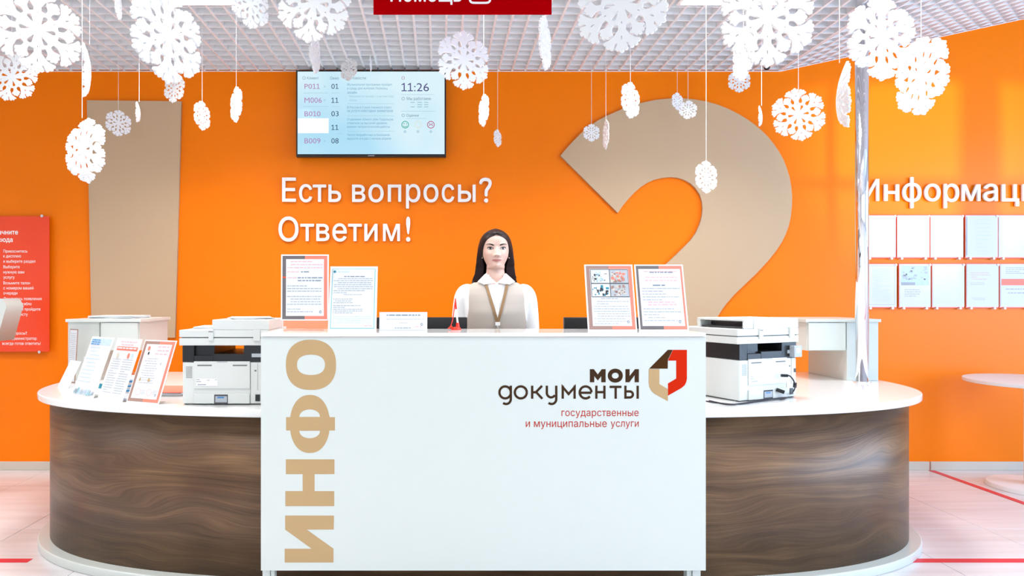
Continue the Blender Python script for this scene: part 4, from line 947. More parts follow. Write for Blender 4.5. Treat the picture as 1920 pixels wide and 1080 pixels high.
MB().tube(cc, .0014, 6).build('cord_coil', M['red_plastic'], ps, smooth=True)

# monitors behind the counter
for i, (xa, xb, lab) in enumerate(((706, 876, 'black monitor behind the counter left of the woman'), (1058, 1232, 'black monitor behind the counter right of the woman'))):
    d = 3.44; a = W(xa, 595, d); b = W(xb, 595, d); cx_ = (a.x + b.x) / 2; w_ = b.x - a.x
    t = empty('monitor', (cx_, d + .06, .8205), lab, 'monitor', 'monitors behind the counter')
    bx('display_housing', M['black'], t, -w_ / 2, w_ / 2, -.06, -.025, a.z - .8205 - .29, a.z - .8205, .004)
    bx('screen', M['dgrey'], t, -w_ / 2 + .01, w_ / 2 - .01, -.0248, -.0235, a.z - .8205 - .28, a.z - .8205 - .01)
    bx('stand_neck', M['black'], t, -.03, .03, -.023, -.003, .012, .25, .002); bx('stand_foot', M['black'], t, -.1, .1, -.07, .07, .0003, .012, .002)

# ------------------------------------------------------------ red hanging sign
rs = empty('hanging_sign', (0, 0, 0), 'red hanging sign with white text at the top of the photo', 'sign')
d = 2.9; a = W(700, 26.5, d); b = W(1034.5, 26.5, d)
bx('sign_panel', M['red_sign'], rs, a.x, b.x, d, d + .008, a.z, a.z + .20, .001)
for x_ in (a.x + .08, b.x - .08): MB().cyl((x_, d + .004, a.z + .20), .003, CEIL - a.z - .20, 10).build('hanging_rod', M['steel'], rs)
y_ = d - .001
text('printed_text', 'Помощь', M['letter'], rs, W(732, 0, y_).x, W(866, 0, y_).x, W(0, 9, y_).z, W(0, -25, y_).z, y_, 0, .015)
ic = ribbon(superloop(W(900, 0, y_).x, W(0, -14, y_).z, .044, .044, 6, 40), .0045, True); flat('icon_frame', ic, M['letter'], rs, y_, .0003)

# small dome camera on the ceiling
dm = empty('dome_camera', (W(1438, 128, 5.08).x, 5.08, CEIL - .001), 'tiny black dome camera under the ceiling grid near the wall', 'camera')
MB().cyl((0, 0, -.012), .03, .0115, 20).build('camera_base', M['white_matte'], dm); MB().ball((0, 0, -.018), .022, .022, .022, 16, 10).build('camera_dome', M['black'], dm, smooth=True)

# ------------------------------------------------------------ snowflakes
def flake_loops(N=230):
    g = np.linspace(-1.06, 1.06, N); X, Y = np.meshgrid(g, g)
    ang_ = np.arctan2(X, Y); rad = np.hypot(X, Y); k = np.round(ang_ / (PI / 3)); a = ang_ - k * PI / 3           # fold to one arm (along +y)
    x = np.abs(rad * np.sin(a)); y = rad * np.cos(a)
    def cap(ax, ay, bx_, by_, ra, rb):
        dx, dy = bx_ - ax, by_ - ay; t = np.clip(((x - ax) * dx + (y - ay) * dy) / (dx * dx + dy * dy), 0, 1)
        return np.hypot(x - ax - t * dx, y - ay - t * dy) - (ra + (rb - ra) * t)
    d_ = cap(0, 0, 0, .60, .075, .068)
    for c in ((0, .50, 0, .86, .066, .088), (0, .86, 0, .955, .055, .042), (.04, .84, .090, .910, .05, .038), (0, .54, .12, .70, .066, .060), (.06, .74, .14, .75, .05, .05), (.12, .70, .25, .78, .058, .053), (.16, .74, .205, .885, .048, .037), (.22, .77, .285, .850, .048, .037), (.22, .76, .335, .780, .048, .036)): d_ = np.minimum(d_, cap(*c))
    # club between arms, axis at 30 degrees
    s3, c3 = math.sin(PI / 6), math.cos(PI / 6)
    def rot(px, py): return px * c3 + py * s3, -px * s3 + py * c3
    def capc(u0, v0, u1, v1, ra, rb):                                   # (u across, v along) the club axis
        p = rot(u0, v0); q2 = rot(u1, v1); return cap(p[0], p[1], q2[0], q2[1], ra, rb)
    for c in ((0, .38, 0, .56, .055, .052), (0, .56, 0, .740, .07, .038), (0, .60, .07, .705, .062, .036), (0, .57, .115, .64, .054, .036), (0, .60, -.07, .705, .062, .036), (0, .57, -.115, .64, .054, .036)): d_ = np.minimum(d_, capc(*c))
    d_ = np.minimum(d_, rad - .43)
    def hole(cx, cy, rx, ry): return (np.hypot((x - cx) / rx, (y - cy) / ry) - 1) * min(rx, ry)
    d_ = np.maximum(d_, -hole(0, .70, .022, .050)); d_ = np.maximum(d_, -hole(0, .390, .014, .034))
    p = rot(0, .155); q5 = rot(0, .320); d_ = np.maximum(d_, -cap(p[0], p[1], q5[0], q5[1], .012, .060))
    return contours(d_, g, g, .30)
fme = curve_mesh(flake_loops(), .028, .004); upright(fme)
fme.materials.append(M['foam'])
fbent = fme.copy()
for v in fbent.vertices: v.co.y += .22 * v.co.z ** 2 + .10 * v.co.x ** 2
tmh = MB().cyl((0, 0, 0), .0013, 1.0, 6).mesh('thread'); tmh.materials.append(M['thread'])
# px, py, radius px, width factor, roll deg, bend, yaw side, label
FL = [
 (70, 56, 82, .98, 0, 0, 1, 'largest white snowflake at the top left corner, facing front'),
 (22, 145, 46, .95, 15, 0, -1, 'medium snowflake cut by the left edge, just below the big corner one'),
 (168, 132, 51, .10, 0, 1, 1, 'long edge-on snowflake right of the big corner snowflake'),
 (222, 12, 25, .25, 0, 0, 1, 'small edge-on snowflake cut by the top edge above the round one on the tan bar'),
 (314, 68, 89, .74, 0, 0, 1, 'large turned snowflake second from the left at the top'),
 (327, 166, 27, .70, 10, 0, -1, 'small snowflake tucked under the second large one'),
 (154, 280, 62, .56, 0, 1, -1, 'half turned snowflake hanging lowest at the left, partly over the tan bar edge'),
 (222, 231, 25, .95, 5, 0, 1, 'small snowflake facing front before the tan exclamation bar'),
 (261, 210, 20, .20, 8, 1, 1, 'tiny edge-on snowflake before the tan exclamation bar'),
 (379, 217, 28, .55, 0, 0, 1, 'turned small snowflake right of the tan bar'),
 (443, 196, 34, .32, 0, 0, -1, 'narrow turned snowflake left of the television'),
 (469, 8, 46, .80, 0, 0, 1, 'snowflake cut by the top edge left of the television'),
 (590, 6, 75, .95, 12, 0, -1, 'large snowflake at the top edge above the television left corner'),
 (590, 96, 42, .24, 0, 0, 1, 'narrow snowflake hanging over the television top edge, under a large one'),
 (654, 130, 22, .75, 0, 0, -1, 'tiny round snowflake overlapping the television top edge'),
 (695, 117, 17, .10, 0, 0, 1, 'thin edge-on snowflake over the television top edge'),
 (869, 113, 56, .92, 0, 0, 1, 'medium snowflake facing front by the television right corner'),
 (907, 207, 31, .32, 0, 0, -1, 'narrow snowflake right of the television, upper of two'),
 (933, 259, 17, .45, 0, 0, 1, 'tiny snowflake hanging lowest right of the television'),
 (1022, 81, 51, .22, 0, 0, 1, 'narrow snowflake just right of the red hanging sign'),
 (1166, 8, 91, .98, 0, 0, -1, 'large snowflake cut by the top edge right of the red sign'),
 (1182, 188, 35, .50, 6, 0, 1, 'half turned snowflake over the left rim of the question mark'),
 (1109, 249, 17, .95, 0, 0, 1, 'tiny front facing snowflake near the question mark tip'),
 (1136, 252, 28, .20, 0, 0, -1, 'narrow snowflake beside the tiny one at the question mark tip'),
 (1270, 190, 17, .62, 0, 0, 1, 'tiny turned snowflake at the question mark top, left of a pair'),
 (1290, 206, 18, .95, 10, 0, 1, 'small front facing snowflake at the question mark top, right of a pair'),
 (1324, 332, 31, .66, 0, 0, 1, 'snowflake hanging lowest over the question mark'),
 (1438, 34, 93, .92, 0, 0, 1, 'large snowflake at the top above the question mark right side'),
 (1394, 106, 46, .42, 0, 0, -1, 'turned snowflake partly behind the large one left of the pole'),
 (1386, 152, 22, .95, 0, 0, 1, 'small snowflake under the turned one, at the ceiling edge left of the pole'),
 (1428, 217, 20, .15, 5, 1, 1, 'tiny edge-on snowflake right of the question mark top'),
 (1497, 215, 50, .95, -8, 0, 1, 'medium front facing snowflake left of the steel pole'),
 (1574, 178, 63, .16, -4, 1, -1, 'tall edge-on curved snowflake right beside the steel pole'),
 (1653, 72, 80, .72, 0, 0, 1, 'large turned snowflake just right of the steel pole'),
 (1727, 143, 75, .58, -6, 0, -1, 'rightmost large turned snowflake over the orange wall'),
]
for i, (px, py, R, fx, roll, bent, side, lab) in enumerate(FL):
    real = .17 if R > 70 else .135 if R >= 40 else .095 if R >= 21 else .066
    s_ = R / real; d = F / s_
    if d > 4.95: d = 4.95; real = R * d / F
    if py < 30 and d > 3.3: d = 2.9; real = R * d / F
    c = W(px, py, d); t = empty('hanging_snowflake', c, lab, 'snowflake', 'white foam snowflakes hung from the ceiling')
    beta = math.atan2(c.x, c.y); th = -beta + side * math.acos(min(1, fx))
    o = link('snowflake', fbent if bent else fme, None, t); o.scale = (real,) * 3
    o.rotation_euler = Euler((0, math.radians(roll), 0)).to_matrix().to_euler(); o.rotation_euler = (Matrix.Rotation(th, 3, 'Z') @ Matrix.Rotation(math.radians(roll), 3, 'Y')).to_euler()
    th_ = link('thread', tmh, None, t); th_.location = (0, 0, real * .95); th_.scale = (1, 1, ceil_z(c.x) - c.z - real * .95 - .001)

# ------------------------------------------------------------ the woman
PX, PY_ = W(929, 0, 3.80).x, 3.80
wm = empty('person', (PX, PY_, 0), 'woman with long dark hair, white shirt, beige vest and lanyard standing behind the counter', 'person')
def interp(tab, z):
    if z <= tab[0][0]: return tab[0][1:]
    if z >= tab[-1][0]: return tab[-1][1:]
    for k in range(len(tab) - 1):
        if z <= tab[k + 1][0]: break
    p0, p1, p2, p3 = tab[max(k - 1, 0)], tab[k], tab[k + 1], tab[min(k + 2, len(tab) - 1)]; h = p2[0] - p1[0]; t = (z - p1[0]) / h; out = []
    for c in range(1, len(p1)):
        d = (p2[c] - p1[c]) / h; dl = (p1[c] - p0[c]) / (p1[0] - p0[0]) if k > 0 else d; dr = (p3[c] - p2[c]) / (p3[0] - p2[0]) if k + 2 < len(tab) else d
        m1 = 0 if dl * d <= 0 else 2 * dl * d / (dl + d); m2 = 0 if dr * d <= 0 else 2 * dr * d / (dr + d)
        out.append((2 * t ** 3 - 3 * t * t + 1) * p1[c] + (t ** 3 - 2 * t * t + t) * h * m1 + (-2 * t ** 3 + 3 * t * t) * p2[c] + (t ** 3 - t * t) * h * m2)
    return tuple(out)
# z, half width, front (y toward viewer, negative), back, exponent
TOR = [(.86, .170, -.105, .115, 2.3), (.95, .168, -.10, .115, 2.3), (1.04, .140, -.088, .092, 2.3), (1.10, .142, -.095, .092, 2.3), (1.17, .155, -.118, .095, 2.4), (1.23, .163, -.122, .098, 2.4), (1.29, .168, -.108, .10, 2.4), (1.335, .172, -.092, .10, 2.4),
       (1.365, .165, -.078, .096, 2.3), (1.385, .142, -.070, .090, 2.2), (1.402, .112, -.064, .082, 2.1), (1.418, .083, -.058, .075, 2.0), (1.435, .063, -.054, .066, 2.0), (1.455, .0525, -.047, .062, 2.0), (1.470, .0500, -.046, .060, 2.0), (1.4785, .0495, -.050, .062, 2.0)]
HED = [(1.482, .0495, -.070, .064, 2.0), (1.486, .0495, -.086, .067, 2.0), (1.492, .0500, -.0925, .072, 2.0), (1.50, .0490, -.095, .078, 2.05), (1.512, .0530, -.0945, .085, 2.1), (1.53, .0615, -.0955, .091, 2.15), (1.55, .0685, -.0950, .095, 2.2), (1.575, .0730, -.0925, .098, 2.25),
       (1.60, .0745, -.0920, .100, 2.3), (1.625, .0745, -.0930, .100, 2.3), (1.645, .0720, -.0900, .097, 2.25), (1.662, .0650, -.0800, .090, 2.15), (1.675, .0540, -.0640, .078, 2.1), (1.685, .0380, -.044, .060, 2.0), (1.690, .020, -.024, .038, 2.0), (1.692, .004, -.006, .014, 2.0)]
ALL = TOR + HED
def gs(x, z, cx_, cz_, sx, sz): return math.exp(-((x - cx_) / sx) ** 2 - ((z - cz_) / sz) ** 2)
def face_dy(x, z):
    ax = abs(x); dy = 0
    # nose: ridge widening to the tip
    if 1.538 < z < 1.612:
        t = (1.605 - z) / (1.605 - 1.552)
        pr = .026 * max(0, min(1, t)) if z > 1.552 else .026 * max(0, (z - 1.540) / .012)
        dy -= pr * math.exp(-(x / (.0085 + .004 * max(0, min(1, t)))) ** 2)
    dy -= .008 * gs(ax, z, .014, 1.550, .006, .006)
    dy += .010 * gs(ax, z, .035, 1.590, .017, .010)         # sockets
    dy -= .0045 * gs(ax, z, .036, 1.589, .011, .006)        # lids
    dy -= .004 * gs(ax, z, .032, 1.612, .02, .007)          # brow ridge
    dy -= .005 * gs(ax, z, .040, 1.560, .016, .014)         # cheeks
    dy -= .0055 * gs(x, z, 0, 1.5285, .020, .0035) + .006 * gs(x, z, 0, 1.5205, .017, .0040)
    dy += .0035 * gs(x, z, 0, 1.5245, .028, .0014)          # mouth line
    dy += .004 * gs(x, z, 0, 1.512, .018, .005); dy -= .005 * gs(x, z, 0, 1.497, .016, .008)
    dy += .002 * gs(x, z, 0, 1.538, .004, .006)
    return dy
def ring_pt(tab, z, a_, off=0.0):
    hw, fr_, bk, ex_ = interp(tab, z); c_, s_ = math.cos(a_), math.sin(a_)
    cy = (fr_ + bk) / 2; ry = (bk - fr_) / 2
    if s_ < 0 and 1.455 < z < 1.545: ex_ = (2.0 - .55 * min(1, (z - 1.455) / .030)) if z < 1.49 else 1.45 + .70 * ((z - 1.49) / .055) ** .9
    x = (hw + off) * math.copysign(abs(c_) ** (2 / ex_), c_); y = cy + (ry + off) * math.copysign(abs(s_) ** (2 / ex_), s_)
    if z > 1.484 and s_ < 0: y += face_dy(x, z) * min(1, -s_ * 2.2)
    return (x, y, z)
def face_y(x, z):
    hw, fr_, bk, ex_ = interp(ALL, z); cy = (fr_ + bk) / 2; ry = (bk - fr_) / 2
    if 1.455 < z < 1.545: ex_ = (2.0 - .55 * min(1, (z - 1.455) / .030)) if z < 1.49 else 1.45 + .70 * ((z - 1.49) / .055) ** .9
    u = min(1, abs(x) / hw); return cy - ry * (1 - u ** ex_) ** (1 / ex_) + face_dy(x, z)
mb = MB(); NA = 180
zs_ = [.86 + .02 * i for i in range(27)] + [1.385 + .006 * i for i in range(16)]
zs_ = [z for z in zs_ if z < 1.478] + [1.478 + .0019 * i for i in range(113)]; zs_ = [z for z in zs_ if z <= 1.692]
rows = []
# concentrate points on the face
angs = []
for i in range(NA):
    u = i / NA * 2 * PI; angs.append(u + .55 * math.sin(2 * (u + PI / 2)) * .5 * (1 if 1 else 0))
vs = []; fs = []
for z in zs_: vs += [ring_pt(ALL, z, a_ - PI / 2 + PI / 2) for a_ in angs]
for j in range(len(zs_) - 1):
    for i in range(NA): fs.append((j * NA + i, j * NA + (i + 1) % NA, (j + 1) * NA + (i + 1) % NA, (j + 1) * NA + i))
fs.append(tuple(range(NA - 1, -1, -1))); fs.append(tuple((len(zs_) - 1) * NA + i for i in range(NA)))
mb.add(vs, fs)
def lipmask(x, z):
    w_ = .0285
    if abs(x) > w_: return False
    k = 1 - (abs(x) / w_) ** 2; up_ = 1.5245 + .0070 * k ** .8 - .0012 * math.exp(-(x / .004) ** 2); lo = 1.5245 - .0085 * k
    return lo < z < up_
for fi, f in enumerate(mb.f):
    if len(f) == 4:
        cx_ = sum(mb.v[i][0] for i in f) / 4; cy_ = sum(mb.v[i][1] for i in f) / 4; cz_ = sum(mb.v[i][2] for i in f) / 4
        pass
for sg in (-1, 1):                                            # ears, arms, hands, legs
    mb.ball((sg * .0745, .010, 1.570), .009, .018, .030, 14, 10)
    arm = [(sg * .155, .01, 1.36), (sg * .185, .01, 1.30), (sg * .198, .015, 1.19), (sg * .207, .015, 1.08), (sg * .214, -.01, .96), (sg * .220, -.035, .85)]
    mb.tube(arm, [.038, .038, .034, .031, .028, .020], 16)
    hx, hy, hz = sg * .220, -.037, .835
    mb.ball((hx, hy - .004, hz - .035), .016, .036, .052, 16, 10)
    for k_, (fy, fl_n) in enumerate(((-.032, .070), (-.012, .080), (.008, .075), (.026, .058))):
        mb.tube([(hx, hy + fy, hz - .06), (hx - sg * .004, hy + fy, hz - .06 - fl_n * .5), (hx - sg * .016, hy + fy, hz - .06 - fl_n)], [.0095, .0088, .007], 10)
    mb.tube([(hx, hy - .025, hz - .015), (hx - sg * .006, hy - .052, hz - .045), (hx - sg * .010, hy - .056, hz - .075)], [.011, .010, .008], 10)
    mb.tube([(sg * .088, .005, .90), (sg * .088, .0, .70), (sg * .083, -.005, .50), (sg * .080, .015, .30), (sg * .078, .01, .09)], [.082, .078, .052, .052, .036], 20)
    mb.ball((sg * .08, -.035, .05), .036, .11, .038, 16, 8)
body = mb.mesh('body', smooth=True)
body.materials.append(M['skin']); body.materials.append(M['lips'])
bo = link('body', body, None, wm)
# eyes, brows, lashes
for sg in (-1, 1):
    ex_, ez = sg * .0345, 1.5895; yb0 = face_y(ex_, ez)
    # almond shaped eyeball patch following the lid line
    n = 20; V_ = []; up_ = []; lo_ = []
    for i in range(n + 1):
        u = -1 + 2 * i / n; x = ex_ + u * .0145; k = (1 - u * u)
        up_.append((x, ez + .0062 * k ** .75 + .0010 * u * sg)); lo_.append((x, ez - .0048 * k ** .8 + .0010 * u * sg))
    mbx = MB(); yf = lambda x, z: face_y(x, z) - .0012
    for i in range(n):
        a_, b_, c_, d_ = lo_[i], lo_[i + 1], up_[i + 1], up_[i]; m1 = ((a_[0] + d_[0]) / 2, (a_[1] + d_[1]) / 2); m2 = ((b_[0] + c_[0]) / 2, (b_[1] + c_[1]) / 2)
        mbx.add([(p[0], yf(*p), p[1]) for p in (a_, b_, m2, m1)], [(0, 1, 2, 3)]); mbx.add([(p[0], yf(*p), p[1]) for p in (m1, m2, c_, d_)], [(0, 1, 2, 3)])
    ey = mbx.build('eye', M['eye'], wm, smooth=True)
    ir = MB(); lp = [(ex_ + .0062 * math.cos(t), ez + .0010 + max(-.0052, min(.0050, .0062 * math.sin(t)))) for t in np.linspace(0, 2 * PI, 21)[:-1]]
    ir.add([(x, yf(x, z) - .0008, z) for x, z in lp], [tuple(range(20))]).build('iris', M['iris'], ey)
    lp2 = [(ex_ + .0026 * math.cos(t), ez + .0010 + .0026 * math.sin(t)) for t in np.linspace(0, 2 * PI, 15)[:-1]]
    MB().add([(x, yf(x, z) - .0012, z) for x, z in lp2], [tuple(range(14))]).build('pupil', M['black'], ey)
    def rib(name, P, ws, m, off, parent):
        q3 = MB(); A = []
        for (x, z), h in zip(P, ws): A.append(((x, face_y(x, z + h) - off, z + h), (x, face_y(x, z) - off - .0012, z), (x, face_y(x, z - h) - off, z - h)))
        for a5, b5 in zip(A, A[1:]): q3.add([a5[0], a5[1], b5[1], b5[0]], [(0, 1, 2, 3)]); q3.add([a5[1], a5[2], b5[2], b5[1]], [(0, 1, 2, 3)])
        return q3.build(name, m, parent, smooth=True)
    us = np.linspace(-1.12, 1.12, 16)
    rib('upper_lashes', [(ex_ + u * .0145, ez + .0066 * max(0, 1 - (u / 1.1) ** 2) ** .75 + .0016 * u * sg) for u in us], [.0017 + .0012 * max(0, u * sg) for u in us], M['brow'], .0022, wm)
    rib('lower_lashes', [(ex_ + u * .0145, ez - .0050 * max(0, 1 - (u / 1.05) ** 2) ** .8 + .0010 * u * sg) for u in us[2:-1]], [.0008] * 13, M['brow'], .0018, wm)
    us = np.linspace(-1, 1, 14)
    rib('eyebrow', [(sg * (.0365 + .020 * u), 1.6085 + .0040 * (1 - (u - .25) ** 2) + .001 * u) for u in us], [.0034 * (1 - .72 * max(0, (u + .2) / 1.2)) * (1 if u > -.95 else .6) for u in us], M['brow'], .0014, wm)
    MB().ball((sg * .0745, -.012, 1.541), .003, .003, .003, 10, 6).build('earring', M['steel'], wm, smooth=True)
    rib('nostril', [(sg * (.0068 + .0030 * u), 1.5462) for u in (-1, 0, 1)], [.0006, .0012, .0005], M['brow'], .0006, wm)
def lip_edge(x, upper):
    k = max(0, 1 - (abs(x) / .0275) ** 2); return 1.5245 + .0066 * k ** .75 - .0016 * math.exp(-(x / .004) ** 2) if upper else 1.5245 - .0080 * k ** .8
for nm_, up_b in (('upper_lip', True), ('lower_lip', False)):
    q3 = MB(); xs_ = np.linspace(-.0275, .0275, 31); A = []
    for x in xs_:
        e_ = lip_edge(x, up_b); A += [(x, face_y(x, 1.5245 + (e_ - 1.5245) * t) - .0008 - .0012 * math.sin(PI * t) ** .7 * min(1, abs(e_ - 1.5245) / .004), 1.5245 + (e_ - 1.5245) * t + (.0002 if up_b else -.0002)) for t in (0, .25, .5, .75, 1)]
    q3.add(A, [(5 * i + j, 5 * i + j + 1, 5 * i + j + 6, 5 * i + j + 5) for i in range(30) for j in range(4)]); q3.build(nm_, M['lips'], wm, smooth=True)
# hair: parted cap and long curtains falling behind the shoulders
HW = [(1.24, .118), (1.34, .124), (1.41, .120), (1.45, .114), (1.49, .109), (1.54, .104), (1.59, .098), (1.63, .089), (1.655, .079), (1.675, .064), (1.690, .045), (1.700, .024), (1.705, .004)]
HB = [(1.24, .140), (1.34, .140), (1.41, .132), (1.49, .122), (1.59, .122), (1.63, .117), (1.66, .104), (1.68, .082), (1.695, .05), (1.705, .01)]
HF = [(1.24, .055), (1.40, .040), (1.45, .030), (1.49, .020), (1.54, .000), (1.58, -.030), (1.61, -.052), (1.635, -.070), (1.655, -.084), (1.672, -.088), (1.685, -.070), (1.695, -.045), (1.705, -.008)]
FX = [(1.24, .095), (1.40, .078), (1.45, .064), (1.49, .062), (1.52, .068), (1.55, .073), (1.59, .0735), (1.61, .069), (1.63, .059), (1.645, .044), (1.657, .024), (1.665, .006), (1.672, .0), (1.705, 0)]
mb = MB(); NZ = 60; NH = 64; V_ = []; rr = random.Random(3); wob = [rr.uniform(-1, 1) for _ in range(NH + 1)]
for j in range(NZ):
    t = j / (NZ - 1); z = 1.705 - (1.705 - 1.25) * t ** 1.35
    hw = interp(HW, z)[0]; bk = interp(HB, z)[0]; fr_ = interp(HF, z)[0]; fx_ = interp(FX, z)[0]
    for i in range(NH + 1):
        u = i / NH                                        # 0 left face edge -> back -> 1 right face edge
        # path: (-fx, front) -> (-hw, mid) -> (0, back) -> mirrored, as a smooth superellipse arc
        a0 = math.acos(max(-1, min(1, fx_ / hw))) if hw > 0 else 0
        a_ = (PI + a0) - u * (PI + 2 * a0)                # angle from left face edge through back
        c_, s_ = math.cos(a_), math.sin(a_); x = hw * c_
        cy = 0.012 if z > 1.5 else .03
        y = cy + (bk - cy) * s_ if s_ > 0 else cy + (cy - fr_) * s_ / max(1e-3, math.sin(a0))
        k = 1 + .006 * wob[i] * (1 if z < 1.66 else .2)
        V_.append((x * k, y * k, z + (.003 * wob[(i * 7) % NH] if j == NZ - 1 else 0)))
for j in range(NZ - 1):
    for i in range(NH): mb.add([], []); 
fs = [(j * (NH + 1) + i, j * (NH + 1) + i + 1, (j + 1) * (NH + 1) + i + 1, (j + 1) * (NH + 1) + i) for j in range(NZ - 1) for i in range(NH)]
mb.add(V_, fs)
ho = mb.build('hair', M['hair'], wm, smooth=True)
sm = ho.modifiers.new('thick', 'SOLIDIFY'); sm.thickness = .012; sm.offset = -1
# shirt: torso and sleeves fused into one skin
def loft(tab, z0, z1, dz, off, na=64, keep=None):
    b_ = MB(); Z = list(np.arange(z0, z1 + 1e-6, dz)); vs = []; fs = []
    for z in Z: vs += [ring_pt(tab, z, 2 * PI * i / na, off) for i in range(na)]
    for j in range(len(Z) - 1):
        for i in range(na):
            f = (j * na + i, j * na + (i + 1) % na, (j + 1) * na + (i + 1) % na, (j + 1) * na + i)
            if keep is None or keep([vs[k] for k in f]): fs.append(f)
    if keep is None: fs += [tuple(range(na - 1, -1, -1)), tuple((len(Z) - 1) * na + i for i in range(na))]
    return b_.add(vs, fs)
shm = loft(TOR, .88, 1.404, .012, .007)
for sg in (-1, 1): shm.tube(cat([Vector(p) for p in ((sg * .13, .012, 1.375), (sg * .165, .010, 1.352), (sg * .186, .010, 1.30), (sg * .198, .013, 1.20), (sg * .204, .015, 1.10), (sg * .212, -.008, .98), (sg * .219, -.034, .87))], 4), [.022, .03, .036, .042, .046, .048, .049, .049, .048, .047, .046, .046, .045, .045, .045, .044, .043, .042, .041, .040, .039, .037, .035, .033, .032], 20)
so = shm.build('shirt', M['shirt'], wm, smooth=True)
rm = so.modifiers.new('fuse', 'REMESH'); rm.mode = 'VOXEL'; rm.voxel_size = .006; rm.use_smooth_shade = True
s2 = so.modifiers.new('soft', 'SMOOTH'); s2.factor = .6; s2.iterations = 8
def chest_y(x, z, off=0):
    hw, fr_, bk, ex_ = interp(TOR, z); cy = (fr_ + bk) / 2; ry = (bk - fr_) / 2 + off; u = min(.98, abs(x) / (hw + off)); return cy - ry * (1 - u ** ex_) ** (1 / ex_)
# vest: closed below the armholes, two front panels and a back above them
VO = .0135; ve = MB()
def vsurf(x, z, front):
    hw, fr_, bk, ex_ = interp(TOR, z); cy = (fr_ + bk) / 2; ry = (bk - fr_) / 2 + VO; u = min(1, abs(x) / (hw + VO)); return (x, cy + (-1 if front else 1) * ry * (1 - u ** ex_) ** (1 / ex_), z)
def ahole(z): hw = interp(TOR, z)[0] + VO; return min(hw, .151 + 1.4 * max(0, 1.29 - z) ** 2 - .10 * max(0, z - 1.33))
zv = np.linspace(1.19, 1.405, 60)
for x0f, x1f, fr in ((lambda z: .0030 + (z - 1.19) * .272, ahole, True), (lambda z: -.0030 - (z - 1.19) * .272, lambda z: -ahole(z), True), (lambda z: -ahole(z), ahole, False)):
    A = []; K = 24
    for z in zv:
        a0, a1 = x0f(z), x1f(z)
        if abs(a0) > abs(a1) and fr: a0 = a1
        A += [vsurf(a0 + (a1 - a0) * math.sin(PI / 2 * k / K) if fr else a0 + (a1 - a0) * (1 - math.cos(PI * k / K)) / 2, z, fr) for k in range(K + 1)]
    ve.add(A, [(r_ * (K + 1) + k, r_ * (K + 1) + k + 1, (r_ + 1) * (K + 1) + k + 1, (r_ + 1) * (K + 1) + k) for r_ in range(len(zv) - 1) for k in range(K)])
lv = loft(TOR, .90, 1.19001, .0145, VO, 96, lambda P: True); ve.add(lv.v, lv.f)
vo = ve.build('vest', M['vest'], wm, smooth=True)
# collar wings and placket
for sg in (-1, 1):
    P = [(.004, 1.404), (.050, 1.446), (.061, 1.446), (.098, 1.409), (.0645, 1.394)] if 0 else [(.0, 1.402), (.030, 1.428), (.053, 1.452), (.064, 1.444), (.102, 1.408), (.068, 1.392)]
    mbx = MB(); P3 = []
    for (x, z) in P: P3.append((sg * x, (chest_y(x, min(z, 1.40), .022) if z < 1.43 else -.050 + x * .45), z))
    P3[2] = (sg * .053, -.028, 1.455); P3[3] = (sg * .064, -.030, 1.446)
    # inner quad strip: throat edge -> wing tip
    mbx.add(P3, [(0, 1, 5), (1, 2, 3, 4, 5)]).build('collar', M['shirt'], wm)
    cw = wm.children[-1] if 0 else None
nk = MB(); n = 40; vs = []
for k in range(3):
    z = 1.425 + .013 * k
    for i in range(n + 1):
        a_ = math.radians(-52) + math.radians(284) * i / n; vs.append((.066 * math.cos(a_) * (1 - .04 * k), .008 + .070 * math.sin(a_) * (1 - .02 * k), z + .010 * math.sin(a_) * .4))
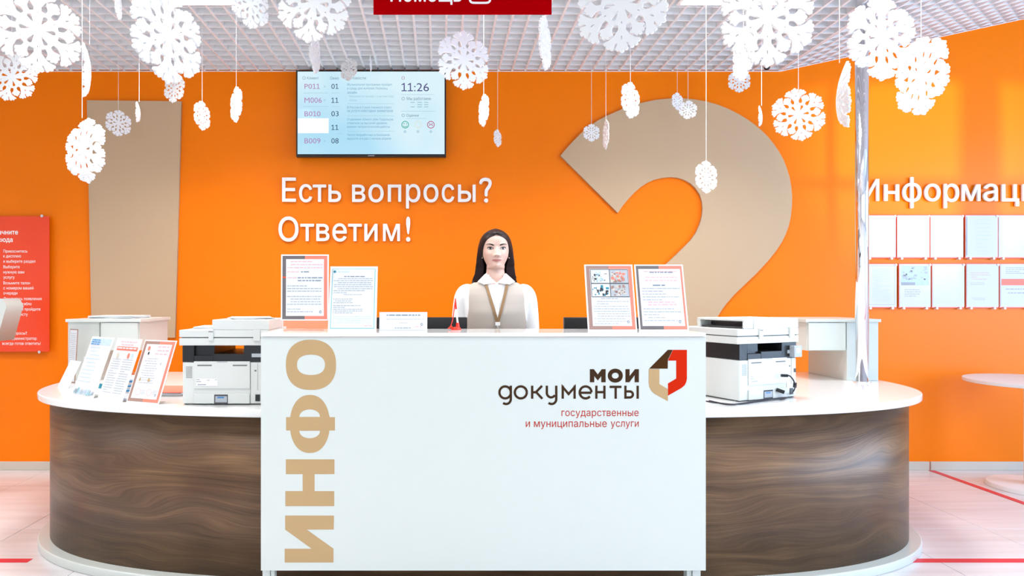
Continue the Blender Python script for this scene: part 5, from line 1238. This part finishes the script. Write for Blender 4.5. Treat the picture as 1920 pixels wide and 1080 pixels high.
nk.add(vs, [(k * (n + 1) + i, k * (n + 1) + i + 1, (k + 1) * (n + 1) + i + 1, (k + 1) * (n + 1) + i) for k in range(2) for i in range(n)])
co = nk.build('collar_stand', M['shirt'], wm, smooth=True); cs_ = co.modifiers.new('thick', 'SOLIDIFY'); cs_.thickness = .003
for o in [c for c in wm.children if c.name.startswith('collar') and not c.name.startswith('collar_stand')]:
    mo = o.modifiers.new('thick', 'SOLIDIFY'); mo.thickness = .004; mo.offset = 0
pk_ = MB(); Z = np.linspace(1.20, 1.404, 14); 
pk_.add([p for z in Z for p in ((-.009, chest_y(0, z, .0165) - .000, z), (.009, chest_y(0, z, .0165), z))], [(2 * i, 2 * i + 1, 2 * i + 3, 2 * i + 2) for i in range(13)])
pk_.build('placket', M['shirt'], wm)
# lanyard
for sg in (-1, 1):
    q3 = MB(); A = []
    for i in range(16):
        t = i / 15; z = 1.402 - t * (1.402 - 1.188); x = sg * (.060 - .0585 * t); yy = chest_y(x, z, .0185 + (.001 if sg > 0 else 0)); h = .0078
        A += [(x - h, yy - .0005, z), (x + h, yy - .0005, z)]
    q3.add(A, [(2 * i, 2 * i + 1, 2 * i + 3, 2 * i + 2) for i in range(15)]); lo_ = q3.build('lanyard_strap', M['lanyard'], wm); lm = lo_.modifiers.new('thick', 'SOLIDIFY'); lm.thickness = .0015
yy = chest_y(0, 1.18, .023); bx('lanyard_clip', M['white_matte'], wm, -.0125, .0125, yy - .004, yy, 1.172, 1.190, .001); bx('clip_hook', M['steel'], wm, -.005, .005, yy - .003, yy - .001, 1.150, 1.172, .0005)
bx('badge', M['paper'], wm, -.03, .03, yy - .006, yy - .0045, 1.06, 1.149, .0005)
# trousers and shoes
tz = loft(TOR, .86, .955, .0135, .010)
for sg in (-1, 1): tz.tube([(sg * .090, .005, .90), (sg * .090, .0, .70), (sg * .086, -.003, .50), (sg * .084, .012, .30), (sg * .083, .01, .07)], [.092, .088, .068, .062, .060], 20)
tz.build('trousers', M['trousers'], wm, smooth=True)
for sg in (-1, 1): MB().ball((sg * .083, -.035, .036), .043, .125, .036, 20, 10).build('shoe', M['shoe'], wm, smooth=True)
